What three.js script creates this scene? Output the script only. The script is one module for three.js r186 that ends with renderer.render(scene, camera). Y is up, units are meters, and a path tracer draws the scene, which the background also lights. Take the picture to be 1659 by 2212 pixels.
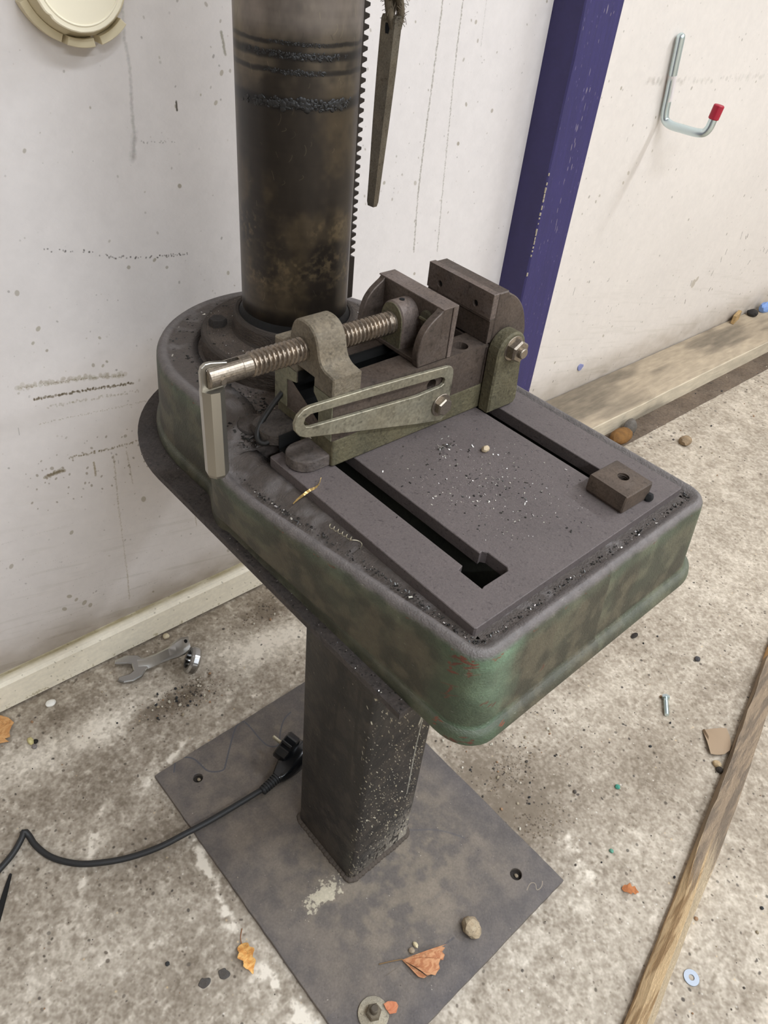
import * as THREE from 'three';
import { RoundedBoxGeometry } from 'three/addons/geometries/RoundedBoxGeometry.js';
import { mergeGeometries, mergeVertices, toCreasedNormals } from 'three/addons/utils/BufferGeometryUtils.js';
import { RectAreaLightUniformsLib } from 'three/addons/lights/RectAreaLightUniformsLib.js';
import { Brush, Evaluator, SUBTRACTION } from 'three-bvh-csg';

// ------------------------------------------------------------------ camera, exposure, lights
const T = 0.6527;                       // height of the machined table above the floor
const scene = new THREE.Scene();
scene.background = new THREE.Color(0x151413);
const camera = new THREE.PerspectiveCamera(68.17, 1659 / 2212, 0.02, 40);
camera.position.set(-0.3371, 0.4357 + T, 0.2159);
camera.up.set(0.37928, 0.7608, -0.52662);
camera.lookAt(-0.3371 + 0.54937, 0.4357 + T - 0.64313, 0.2159 - 0.53346);
scene.add(camera);
const renderer = new THREE.WebGLRenderer({ antialias: true });
renderer.toneMapping = THREE.LinearToneMapping;
renderer.toneMappingExposure = 2.42;
renderer.shadowMap.enabled = true;
RectAreaLightUniformsLib.init();
const CEIL = 2.75;
// [x, z, length, along z?, intensity]
const TUBES = [[2.3, 0.85, 1.5, true, 27], [-0.95, 2.3, 1.5, false, 24], [0.45, 1.1, 1.5, false, 24], [1.0, 2.8, 1.5, false, 23]];  // last lamp is an added fill light with no known source
const LIGHT_COLOR = 0xecf4ff;

// ------------------------------------------------------------------ helpers
const V3 = (x, y, z) => new THREE.Vector3(x, y, z);
function rng(seed) { let s = seed >>> 0; return () => { s = (s + 0x6d2b79f5) | 0; let t = Math.imul(s ^ (s >>> 15), 1 | s); t = (t + Math.imul(t ^ (t >>> 7), 61 | t)) ^ t; return ((t ^ (t >>> 14)) >>> 0) / 4294967296; }; }
const PERM = new Float32Array(65536); { const r = rng(77); for (let i = 0; i < 65536; i++) PERM[i] = r(); }
const hash = (i, j) => PERM[((i * 2971 + j * 7919) & 65535)];
function vnoise(x, y) {
  const i = Math.floor(x), j = Math.floor(y); let u = x - i, v = y - j; u = u * u * (3 - 2 * u); v = v * v * (3 - 2 * v);
  const a = hash(i, j), b = hash(i + 1, j), c = hash(i, j + 1), d = hash(i + 1, j + 1);
  return a + (b - a) * u + (c - a) * v + (a - b - c + d) * u * v;
}
function fbm(x, y, o) { let s = 0, a = 0.5, n = 0; for (let k = 0; k < o; k++) { s += a * vnoise(x + k * 17.3, y - k * 9.1); n += a; a *= 0.5; x *= 2.03; y *= 2.03; } return s / n; }
const clamp = (v, a = 0, b = 1) => (v < a ? a : v > b ? b : v);
const sm = (a, b, v) => { const t = clamp((v - a) / (b - a)); return t * t * (3 - 2 * t); };
const mix = (a, b, t) => a + (b - a) * t;
const mix3 = (a, b, t) => [a[0] + (b[0] - a[0]) * t, a[1] + (b[1] - a[1]) * t, a[2] + (b[2] - a[2]) * t];
function paint(w, h, f, draw) {          // canvas texture: f(px, py) -> [r, g, b] in sRGB 0..255, then draw(ctx)
  const c = document.createElement('canvas'); c.width = w; c.height = h;
  const g = c.getContext('2d'), im = g.createImageData(w, h), d = im.data;
  for (let y = 0, k = 0; y < h; y++) for (let x = 0; x < w; x++, k += 4) { const p = f(x, y); d[k] = p[0]; d[k + 1] = p[1]; d[k + 2] = p[2]; d[k + 3] = 255; }
  g.putImageData(im, 0, 0);
  if (draw) draw(g);
  const t = new THREE.CanvasTexture(c); t.colorSpace = THREE.SRGBColorSpace; t.wrapS = t.wrapT = THREE.RepeatWrapping; t.anisotropy = 8;
  return t;
}
function grayTex(n, f) {                 // linear grey tile for bump / roughness
  const d = new Uint8Array(n * n * 4);
  for (let y = 0, k = 0; y < n; y++) for (let x = 0; x < n; x++, k += 4) { const v = clamp(f(x / n, y / n)) * 255; d[k] = d[k + 1] = d[k + 2] = v; d[k + 3] = 255; }
  const t = new THREE.DataTexture(d, n, n); t.wrapS = t.wrapT = THREE.RepeatWrapping; t.magFilter = THREE.LinearFilter; t.minFilter = THREE.LinearMipmapLinearFilter; t.generateMipmaps = true; t.needsUpdate = true; return t;
}
const rep = (t, s) => { const c = t.clone(); c.repeat.set(s, s); c.needsUpdate = true; return c; };
function tileNoise(u, v, f, o, sd) {     // tileable fbm, period 1
  let s = 0, a = 0.5, n = 0;
  for (let k = 0; k < o; k++) {
    const x = u * f, y = v * f, i = Math.floor(x), j = Math.floor(y); let p = x - i, q = y - j; p = p * p * (3 - 2 * p); q = q * q * (3 - 2 * q);
    const h = (a1, b1) => hash(((a1 % f) + f) % f + sd + k * 131, ((b1 % f) + f) % f + sd * 3);
    const A = h(i, j), B = h(i + 1, j), C = h(i, j + 1), D = h(i + 1, j + 1);
    s += a * (A + (B - A) * p + (C - A) * q + (A - B - C + D) * p * q); n += a; a *= 0.5; f *= 2;
  }
  return s / n;
}
// world-box uv in metres
function boxUV(geo) {
  let g = geo.index ? geo.toNonIndexed() : geo;
  if (!g.attributes.normal) g.computeVertexNormals();
  const p = g.attributes.position, uv = new Float32Array(p.count * 2), a = V3(), b = V3(), c = V3();
  for (let i = 0; i < p.count; i += 3) {
    a.fromBufferAttribute(p, i); b.fromBufferAttribute(p, i + 1); c.fromBufferAttribute(p, i + 2);
    const n = b.clone().sub(a).cross(c.clone().sub(a)), x = Math.abs(n.x), y = Math.abs(n.y), z = Math.abs(n.z);
    [a, b, c].forEach((q, k) => { const o = (i + k) * 2; if (y >= x && y >= z) { uv[o] = q.x; uv[o + 1] = -q.z; } else if (x >= z) { uv[o] = q.z; uv[o + 1] = q.y; } else { uv[o] = q.x; uv[o + 1] = q.y; } });
  }
  g.setAttribute('uv', new THREE.BufferAttribute(uv, 2));
  return g;
}
const clean = (g) => { const o = new THREE.BufferGeometry(); const s = g.index ? g.toNonIndexed() : g; o.setAttribute('position', s.attributes.position.clone()); if (!s.attributes.normal) s.computeVertexNormals(); o.setAttribute('normal', s.attributes.normal.clone()); if (s.attributes.uv) o.setAttribute('uv', s.attributes.uv.clone()); return o; };
const join = (...gs) => mergeGeometries(gs.flat().map((g) => { const c = clean(g); if (!c.attributes.uv) boxUV(c); return c; }), false);
const used = {};
function numbered(n) { used[n] = (used[n] || 0) + 1; return used[n] === 1 ? n : n + '_' + String(used[n] - 1).padStart(3, '0'); }
function mesh(name, geo, mat, parent) {
  const m = new THREE.Mesh(geo, mat); m.castShadow = m.receiveShadow = true; m.name = parent && parent !== scene ? name : numbered(name);
  (parent || scene).add(m); return m;
}
function tag(o, label, category, group) { o.userData = { label, category }; if (group) o.userData.group = group; return o; }
function thing(name, label, category, pos = [0, 0, 0], turn = 0, group) {
  const o = new THREE.Group(); o.name = numbered(name); o.position.set(...pos); o.rotation.y = turn; scene.add(o); return tag(o, label, category, group);
}
function struct(name, geo, mat, parent) { const m = mesh(name, geo, mat, parent); if (!parent || parent === scene) m.name = name; m.userData = { kind: 'structure' }; return m; }
const box = (x0, x1, y0, y1, z0, z1, r = 0.001, seg = 2) => { const g = new RoundedBoxGeometry(x1 - x0, y1 - y0, z1 - z0, seg, Math.min(r, (x1 - x0) / 2.01, (y1 - y0) / 2.01, (z1 - z0) / 2.01)); g.translate((x0 + x1) / 2, (y0 + y1) / 2, (z0 + z1) / 2); return boxUV(g); };
const shape = (pts, holes = []) => { const s = new THREE.Shape(pts.map((p) => new THREE.Vector2(p[0], p[1]))); for (const h of holes) s.holes.push(new THREE.Path(h.map((p) => new THREE.Vector2(p[0], p[1])))); return s; };
const spl = (pts, n = 24) => new THREE.CatmullRomCurve3(pts.map((p) => V3(p[0], p[1], 0)), false, 'centripetal').getPoints(n).map((p) => [p.x, p.y]);
const circlePts = (cx, cy, r, n = 24, a0 = 0, a1 = Math.PI * 2) => Array.from({ length: n }, (_, i) => { const a = a0 + (a1 - a0) * i / (a1 - a0 > 6.28 ? n : n - 1); return [cx + r * Math.cos(a), cy + r * Math.sin(a)]; });
function ext(sh, depth, bevel = 0.0008, seg = 1, curve = 12) {
  const g = new THREE.ExtrudeGeometry(sh, { depth: depth - 2 * bevel, bevelEnabled: bevel > 0, bevelThickness: bevel, bevelSize: bevel, bevelOffset: -bevel, bevelSegments: seg, curveSegments: curve });
  g.translate(0, 0, bevel); return g;
}
const extZ = (pts, z0, z1, bevel, holes) => boxUV(ext(shape(pts, holes), z1 - z0, bevel).translate(0, 0, z0));           // (x, y) profile along z
const extX = (pts, x0, x1, bevel, holes) => boxUV(ext(shape(pts.map((p) => [-p[0], p[1]]), (holes || []).map((h) => h.map((p) => [-p[0], p[1]]))), x1 - x0, bevel).rotateY(Math.PI / 2).translate(x0, 0, 0)); // (z, y) profile along x
const extY = (pts, y0, y1, bevel, holes) => boxUV(ext(shape(pts.map((p) => [p[0], -p[1]]), (holes || []).map((h) => h.map((p) => [p[0], -p[1]]))), y1 - y0, bevel).rotateX(-Math.PI / 2).translate(0, y0, 0)); // (x, z) plan along y
const cyl = (r0, r1, a, b, n = 24) => { const d = b.clone().sub(a), g = new THREE.CylinderGeometry(r1, r0, d.length(), n, 1); g.applyQuaternion(new THREE.Quaternion().setFromUnitVectors(V3(0, 1, 0), d.clone().normalize())); const m = a.clone().add(b).multiplyScalar(0.5); g.translate(m.x, m.y, m.z); return g; };
function chamferCyl(r, a, b, c = 0.001, n = 28) {
  const L = b.clone().sub(a), len = L.length(); const g = new THREE.LatheGeometry([[0, 0], [r - c, 0], [r, c], [r, len - c], [r - c, len], [0, len]].map((p) => new THREE.Vector2(p[0], p[1])), n);
  const h = toCreasedNormals(g, 0.6); h.applyQuaternion(new THREE.Quaternion().setFromUnitVectors(V3(0, 1, 0), L.normalize())); h.translate(a.x, a.y, a.z); return h;
}
function hex(r, a, b, c = 0.0015) {      // hexagon head with turned chamfer
  const L = b.clone().sub(a), len = L.length(), rings = [[r, 0], [r, len - c], [r * 0.88, len], [0, len]];
  const g = new THREE.LatheGeometry([[0, 0], ...rings].map((p) => new THREE.Vector2(p[0], p[1])), 6); const h = toCreasedNormals(g, 0.5);
  h.applyQuaternion(new THREE.Quaternion().setFromUnitVectors(V3(0, 1, 0), L.normalize())); h.translate(a.x, a.y, a.z); return h;
}
const tube = (pts, r, n = 64, k = 10, closed = false) => new THREE.TubeGeometry(new THREE.CatmullRomCurve3(pts, closed, 'centripetal'), n, r, k, closed);
function loft(rings, { closed = true, caps = true, crease = 0.5, uvs } = {}) {   // rings of equal length -> skin
  const n = rings[0].length, P = [], U = [], I = []; const m = closed ? n + 1 : n;
  const len = [0]; for (let r = 1; r < rings.length; r++) len.push(len[r - 1] + rings[r][0].distanceTo(rings[r - 1][0]));
  rings.forEach((ring, r) => { let s = 0; for (let i = 0; i < m; i++) { const q = ring[i % n]; if (i) s += q.distanceTo(ring[i - 1]); P.push(q.x, q.y, q.z); const uv = uvs ? uvs(r, i) : [len[r], s]; U.push(uv[0], uv[1]); } });
  for (let r = 0; r < rings.length - 1; r++) for (let i = 0; i < m - 1; i++) { const a = r * m + i, b = a + 1, c = a + m, d = c + 1; I.push(a, c, b, b, c, d); }
  if (caps) for (const [r, flip] of [[0, false], [rings.length - 1, true]]) {
    const c = rings[r].reduce((s, q) => s.add(q), V3(0, 0, 0)).multiplyScalar(1 / n), o = P.length / 3; P.push(c.x, c.y, c.z); U.push(0, 0);
    rings[r].forEach((q) => { P.push(q.x, q.y, q.z); U.push(q.x, q.y); });
    for (let i = 0; i < n; i++) { const a = o + 1 + i, b = o + 1 + (i + 1) % n; flip ? I.push(o, b, a) : I.push(o, a, b); }
  }
  const g = new THREE.BufferGeometry(); g.setAttribute('position', new THREE.Float32BufferAttribute(P, 3)); g.setAttribute('uv', new THREE.Float32BufferAttribute(U, 2)); g.setIndex(I);
  return crease > 0 ? toCreasedNormals(g, crease) : (g.computeVertexNormals(), g);
}
function pebbleGeo(r, seed, sx = 1, sy = 0.8, sz = 1, rough = 0.35, det = 2) {
  const g = mergeVertices(new THREE.IcosahedronGeometry(1, det).deleteAttribute('normal').deleteAttribute('uv')), p = g.attributes.position;
  for (let i = 0; i < p.count; i++) { const x = p.getX(i), y = p.getY(i), z = p.getZ(i), k = r * (1 - rough / 2 + rough * fbm(x * 1.6 + seed * 3.1 + 9, y * 1.6 + z * 1.3 + seed, 3)); p.setXYZ(i, x * k * sx, Math.max(y * k * sy, -r * sy * 0.62), z * k * sz); }
  let lo = 1e9; for (let i = 0; i < p.count; i++) lo = Math.min(lo, p.getY(i));
  g.translate(0, -lo, 0); const h = toCreasedNormals(g, 0.7); boxUV(h); return h;
}
const std = (o) => new THREE.MeshStandardMaterial(o);

// ------------------------------------------------------------------ shared textures
const grimeTex = paint(768, 768, (x, y) => {
  const u = x / 768, v = y / 768, a = tileNoise(u, v, 5, 5, 3), b = tileNoise(u, v, 90, 3, 11), c = tileNoise(u, v, 40, 3, 23);
  let k = 0.72 + 0.3 * a + 0.26 * (b - 0.5); if (c > 0.66) k -= 0.9 * (c - 0.66); const w = tileNoise(u, v, 10, 4, 31);
  return [clamp(255 * k, 0, 255), clamp(252 * (k - 0.03 * w), 0, 255), clamp(250 * (k - 0.07 * w), 0, 255)];
});
const castTex = paint(1024, 1024, (x, y) => {
  const u = x / 1024, v = y / 1024, a = tileNoise(u, v, 4, 5, 5), b = tileNoise(u, v, 170, 2, 19), c = tileNoise(u, v, 75, 3, 29), e = tileNoise(u, v, 60, 2, 47);
  let k = 0.84 + 0.13 * a + 0.14 * (b - 0.5); if (c > 0.68) k -= 0.9 * (c - 0.68); if (e > 0.86) k += 0.8 * (e - 0.86);
  return [clamp(250 * k, 0, 255), clamp(248 * k, 0, 255), clamp(248 * k, 0, 255)];
});
const fineBump = grayTex(512, (u, v) => 0.5 + 0.9 * (tileNoise(u, v, 64, 3, 7) - 0.5));
const lumpBump = grayTex(512, (u, v) => { const a = tileNoise(u, v, 24, 4, 13); return 0.25 + 0.9 * a * a + 0.5 * Math.max(0, tileNoise(u, v, 70, 2, 17) - 0.55); });
const woodGrain = (w, h, f) => paint(w, h, f);

// ------------------------------------------------------------------ materials
const M = {};
M.slab = std({ color: 0x6d6461, map: rep(castTex, 5), roughness: 0.62, metalness: 0.15, bumpMap: rep(fineBump, 14), bumpScale: 0.0002 });
M.dust = std({ color: 0x625b57, map: rep(grimeTex, 5), roughness: 0.86, metalness: 0.05, bumpMap: rep(lumpBump, 7), bumpScale: 0.0016 });
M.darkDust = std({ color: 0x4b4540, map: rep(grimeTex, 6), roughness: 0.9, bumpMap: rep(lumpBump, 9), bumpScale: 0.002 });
M.viseBrown = std({ color: 0x615750, map: rep(grimeTex, 7), roughness: 0.55, metalness: 0.35, bumpMap: rep(fineBump, 10), bumpScale: 0.00015 });
M.viseTop = std({ color: 0x796e68, map: rep(grimeTex, 8), roughness: 0.6, metalness: 0.3, bumpMap: rep(fineBump, 12), bumpScale: 0.0002 });
M.viseGreen = std({ color: 0x67634d, map: rep(grimeTex, 6), roughness: 0.75, metalness: 0.1, bumpMap: rep(lumpBump, 16), bumpScale: 0.0007 });
M.viseGray = std({ color: 0x7e7666, map: rep(grimeTex, 6), roughness: 0.75, metalness: 0.1, bumpMap: rep(lumpBump, 14), bumpScale: 0.0008 });
M.link = std({ color: 0xa3a08d, map: rep(grimeTex, 5), roughness: 0.45, metalness: 0.45 });
M.steel = std({ color: 0xaaa59a, roughness: 0.33, metalness: 0.9 });
M.wornSteel = std({ color: 0xa59e93, map: rep(grimeTex, 8), roughness: 0.36, metalness: 0.85 });
M.threadSteel = std({ color: 0xa1978a, map: rep(grimeTex, 9), roughness: 0.38, metalness: 0.8 });
M.chrome = std({ color: 0xb9b9b8, roughness: 0.24, metalness: 1 });
M.zinc = std({ color: 0xd3e2e4, roughness: 0.28, metalness: 0.95 });
M.black = std({ color: 0x0c0b0a, roughness: 0.8 });
M.hole = std({ color: 0x050505, roughness: 1 });
M.rubber = std({ color: 0x232323, roughness: 0.55 });
M.plug = std({ color: 0x121315, roughness: 0.22 });
M.brass = std({ color: 0xb4ab92, roughness: 0.4, metalness: 0.6 });
M.red = std({ color: 0xa3182f, roughness: 0.5 });
M.plain = std({ color: 0xe0dbd3, roughness: 0.9 });

// ------------------------------------------------------------------ room
const WZ0 = -0.6675, WA = -0.028;        // the wall with the skirting: its own frame, turned slightly
const wallRoot = (o) => { o.position.set(0, 0, WZ0); o.rotation.y = WA; return o; };
const CW = Math.cos(0.028), SW = Math.sin(0.028);
const W = (x, y, z) => [x * CW - z * SW, y, WZ0 + x * SW + z * CW];   // wall frame -> world

function wallCanvas(w, h, x0, x1, y0, y1, base, seed, marks, lowDirt) {
  const sx = w / (x1 - x0), sy = h / (y1 - y0);
  return paint(w, h, (px, py) => {
    const x = x0 + px / sx, y = y1 - py / sy;
    const a = fbm(x * 3 + seed, y * 3, 4), b = fbm(x * 60, y * 60 + seed, 2), c = fbm(x * 150 + 5, y * 150, 2);
    let k = 1 + 0.05 * (a - 0.5) + 0.025 * (b - 0.5) + 0.02 * (c - 0.5);
    const dirt = lowDirt * sm(0.16, 0.05, y) * (0.5 + fbm(x * 22, y * 40, 3)) * 0.22; k -= dirt;
    const hs = fbm(x * 9 + 3, y * 130 + x * 30, 3); const lines = lowDirt * sm(0.5, 0.1, y) * sm(0.64, 0.78, hs) * 0.04; k -= lines;
    return [base[0] * k, base[1] * (k - dirt * 0.12), base[2] * (k - dirt * 0.3 - lines * 0.2)];
  }, (g) => {
    const r = rng(seed * 100 + 5), X = (x) => (x - x0) * sx, Y = (y) => (y1 - y) * sy;
    const blob = (x, y, rad, col, al, st = 1) => { g.globalAlpha = al; g.fillStyle = col; g.beginPath(); g.ellipse(X(x), Y(y), rad * sx, rad * sx * st, (r() - 0.5) * 1.6, 0, 7); g.fill(); };
    for (let i = 0; i < 1500; i++) { const s = r(); blob(x0 + r() * (x1 - x0), y0 + Math.pow(r(), 1.25) * (y1 - y0), 0.0004 + 0.0011 * s * s, ['#6f675a', '#4b443c', '#857a66'][i % 3], 0.1 + 0.25 * r(), 0.7 + r()); }
    for (let i = 0; i < 60; i++) { const rad = 0.0012 + 0.0018 * r(); blob(x0 + r() * (x1 - x0), y0 + r() * (y1 - y0), rad, '#7d735f', 0.35 + 0.25 * r(), 1 + r() * 0.6); }
    for (let i = 0; i < 14; i++) { g.globalAlpha = 0.32; g.strokeStyle = '#3a342e'; g.lineWidth = 1 + 1.3 * r(); const x = X(x0 + r() * (x1 - x0)), y = Y(y0 + r() * (y1 - y0)), l = 5 + r() * 16; g.beginPath(); g.moveTo(x, y); g.lineTo(x - l * 0.1 * r(), y + l); g.stroke(); }
    const line = (pts, wid, col, al, jit = 1.2, br = 0) => { g.strokeStyle = col; for (let i = 0; i < pts.length - 1; i++) for (let t = 0; t < 1; t += 0.02) { if (r() < br) continue; const x = mix(pts[i][0], pts[i + 1][0], t), y = mix(pts[i][1], pts[i + 1][1], t); g.globalAlpha = al * (0.6 + 0.4 * r()); g.fillStyle = col; g.beginPath(); g.ellipse(X(x) + (r() - 0.5) * jit * 2, Y(y) + (r() - 0.5) * jit * 2, wid * sx * (0.7 + 0.6 * r()), wid * sx * (0.7 + 0.8 * r()), 0, 0, 7); g.fill(); } };
    marks({ g, r, X, Y, blob, line, sx, sy }); g.globalAlpha = 1;
  });
}
const wallLTex = wallCanvas(2048, 1640, -0.4, 0.82, 0.0, 0.977, [214, 207, 202], 1, ({ blob, line, r }) => {
  line([[0.104, 0.965], [0.101, 0.927], [0.104, 0.9], [0.102, 0.873], [0.1, 0.85], [0.1, 0.829], [0.095, 0.802]], 0.0017, '#8f8a86', 0.075, 2);
  line([[0.1, 0.83], [0.094, 0.8]], 0.0028, '#8f8a86', 0.06, 5);
  line([[0.577, 0.96], [0.575, 0.87], [0.572, 0.78], [0.571, 0.7], [0.576, 0.6]], 0.0014, '#8a8478', 0.55, 1.2);
  line([[0.617, 0.96], [0.617, 0.89], [0.622, 0.79], [0.627, 0.69], [0.633, 0.59]], 0.0012, '#8a8478', 0.5, 1.2);
  line([[0.665, 0.98], [0.668, 0.9]], 0.0007, '#8a8478', 0.3);
  line([[-0.095, 0.549], [-0.02, 0.539], [0.045, 0.525]], 0.0028, '#857a62', 0.22, 5, 0.3);
  line([[-0.093, 0.547], [-0.02, 0.537], [0.045, 0.524]], 0.0008, '#6b5e45', 0.5, 2, 0.3);
  line([[-0.08, 0.526], [-0.01, 0.518], [0.056, 0.508]], 0.0014, '#50442f', 0.7, 2.5, 0.12);
  line([[-0.067, 0.509], [0, 0.502], [0.062, 0.493]], 0.0012, '#857a62', 0.3, 4, 0.3);
  line([[-0.08, 0.488], [0, 0.48], [0.08, 0.472]], 0.0007, '#857a62', 0.45, 2, 0.3);
  line([[-0.052, 0.42], [0.0, 0.414], [0.055, 0.41]], 0.0012, '#6b5e45', 0.5, 3, 0.2);
  line([[-0.089, 0.402], [-0.063, 0.404]], 0.002, '#6b5e45', 0.4, 4, 0.2);
  line([[0.01, 0.399], [0.004, 0.308], [-0.002, 0.159], [-0.006, 0.1]], 0.0012, '#94876f', 0.32, 1, 0.05);
  line([[0.03, 0.4], [0.032, 0.335]], 0.001, '#94876f', 0.3); line([[-0.02, 0.4], [-0.021, 0.375]], 0.0012, '#94876f', 0.4); line([[0.129, 0.25], [0.131, 0.2]], 0.0008, '#94876f', 0.4);
  line([[-0.031, 0.715], [0.02, 0.704], [0.053, 0.69], [0.09, 0.684], [0.132, 0.678], [0.16, 0.676]], 0.0009, '#2b2620', 0.6, 3, 0.75);
  line([[0.107, 0.82], [0.16, 0.815]], 0.0007, '#6f6a63', 0.5, 2, 0.6);
  for (const [x, y, s] of [[0.052, 0.861, 1], [0.156, 0.855, 1.5], [0.21, 0.855, 2], [0.22, 0.887, 2.2], [0.19, 0.865, 1], [0.045, 0.3, 3.6], [-0.073, 0.289, 2.6], [-0.079, 0.138, 3.4], [-0.071, 0.127, 3], [-0.111, 0.143, 3], [-0.099, 0.165, 3], [-0.09, 0.152, 2.4], [0.216, 0.637, 2], [0.019, 0.588, 1.6], [0.017, 0.547, 1.6], [-0.055, 0.62, 2.4], [-0.065, 0.603, 1.6]]) blob(x, y, 0.0011 * s, '#7f745c', 0.45, 1.4);
  line([[0.222, 0.93], [0.226, 0.905]], 0.0014, '#8f8a7c', 0.35, 1.5); line([[0.157, 0.86], [0.157, 0.85]], 0.0009, '#4a443b', 0.6, 0.5);
  for (let i = 0; i < 70; i++) blob(-0.12 + r() * 0.22, 0.34 + r() * 0.1, 0.0006 + 0.0011 * r(), '#5e523e', 0.4, 1.5);
  for (let i = 0; i < 40; i++) blob(0.2 + r() * 0.6, 0.6 + r() * 0.37, 0.0006 + 0.0012 * r(), '#7b7160', 0.4, 1.6);
  for (let i = 0; i < 40; i++) { const x = -0.35 + r() * 0.7, y = 0.08 + r() * 0.24, l = 0.04 + r() * 0.16; line([[x, y], [x + l, y - l * 0.1]], 0.0005, '#6f675c', 0.28, 1, 0.4); }
}, 1);
const wallRTex = wallCanvas(1700, 1000, 0.9, 2.6, -0.02, 0.98, [222, 213, 203], 2, ({ blob, line, r }) => {
  line([[1.27, 0.806], [1.33, 0.802], [1.45, 0.797], [1.62, 0.793], [1.8, 0.79]], 0.0045, '#8b8176', 0.1, 5, 0.55);
  for (const [x, y, s] of [[1.806, 0.251, 8], [1.82, 0.262, 5], [1.3, 0.62, 3], [1.29, 0.6, 2.4], [1.737, 0.51, 2], [1.4, 0.19, 3], [1.43, 0.21, 2]]) blob(x, y, 0.0013 * s, '#8b7f6a', 0.4, 1.3);
  for (let i = 0; i < 150; i++) blob(0.95 + r() * 1.5, 0.05 + Math.pow(r(), 1.2) * 0.85, 0.0009 + 0.0024 * r() * r(), '#6a6154', 0.4, 1.3);
  for (let i = 0; i < 16; i++) { const x = 1.1 + r() * 1.3, y = 0.08 + r() * 0.28; line([[x, y], [x + 0.016 * (r() - 0.5), y + 0.008 + 0.016 * r()]], 0.001, '#5c5348', 0.35, 1, 0.25); }
}, 0.7);
function wallPanel(name, x0, x1, y0, y1, z, map, mat) {
  const g = new THREE.BoxGeometry(x1 - x0, y1 - y0, 0.06); g.translate((x0 + x1) / 2, (y0 + y1) / 2, z - 0.03);
  const m = struct(name, g, mat || std({ map, roughness: 0.6, bumpMap: rep(fineBump, 6), bumpScale: 0.0001 })); return wallRoot(m);
}
const WLp = std({ color: 0xd6cfca, roughness: 0.65 }), WRp = std({ color: 0xded5cb, roughness: 0.65 });
wallPanel('wall_back_left', -0.4, 0.82, 0, 0.977, -0.02, wallLTex);
wallPanel('wall_back_left_upper', -0.4, 0.82, 0.977, CEIL, -0.02, null, WLp);
wallPanel('wall_back_left_side', -2.6, -0.4, 0, CEIL, -0.02, null, WLp);
wallPanel('wall_back_right', 0.9, 2.6, -0.02, 0.98, -0.102, wallRTex);
wallPanel('wall_back_right_upper', 0.9, 2.6, 0.98, CEIL, -0.102, null, WRp);
wallPanel('wall_back_right_side', 2.6, 5.0, -0.02, CEIL, -0.102, null, WRp);
const slabBox = (x0, x1, y0, y1, z0, z1) => { const g = new THREE.BoxGeometry(x1 - x0, y1 - y0, z1 - z0); g.translate((x0 + x1) / 2, (y0 + y1) / 2, (z0 + z1) / 2); return g; };
struct('wall_left', slabBox(-2.66, -2.6, 0, CEIL, -1.2, 3.9), std({ color: 0x8f8a84, roughness: 0.9 }));
struct('wall_right', slabBox(4.7, 4.76, 0, CEIL, -1.2, 3.9), M.plain);
struct('wall_front', slabBox(-2.66, 4.76, 0, CEIL, 3.8, 3.86), M.plain);
struct('ceiling', slabBox(-2.66, 4.76, CEIL, CEIL + 0.06, -1.3, 3.86), std({ color: 0xe4e0d9, roughness: 0.95 }));

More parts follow.
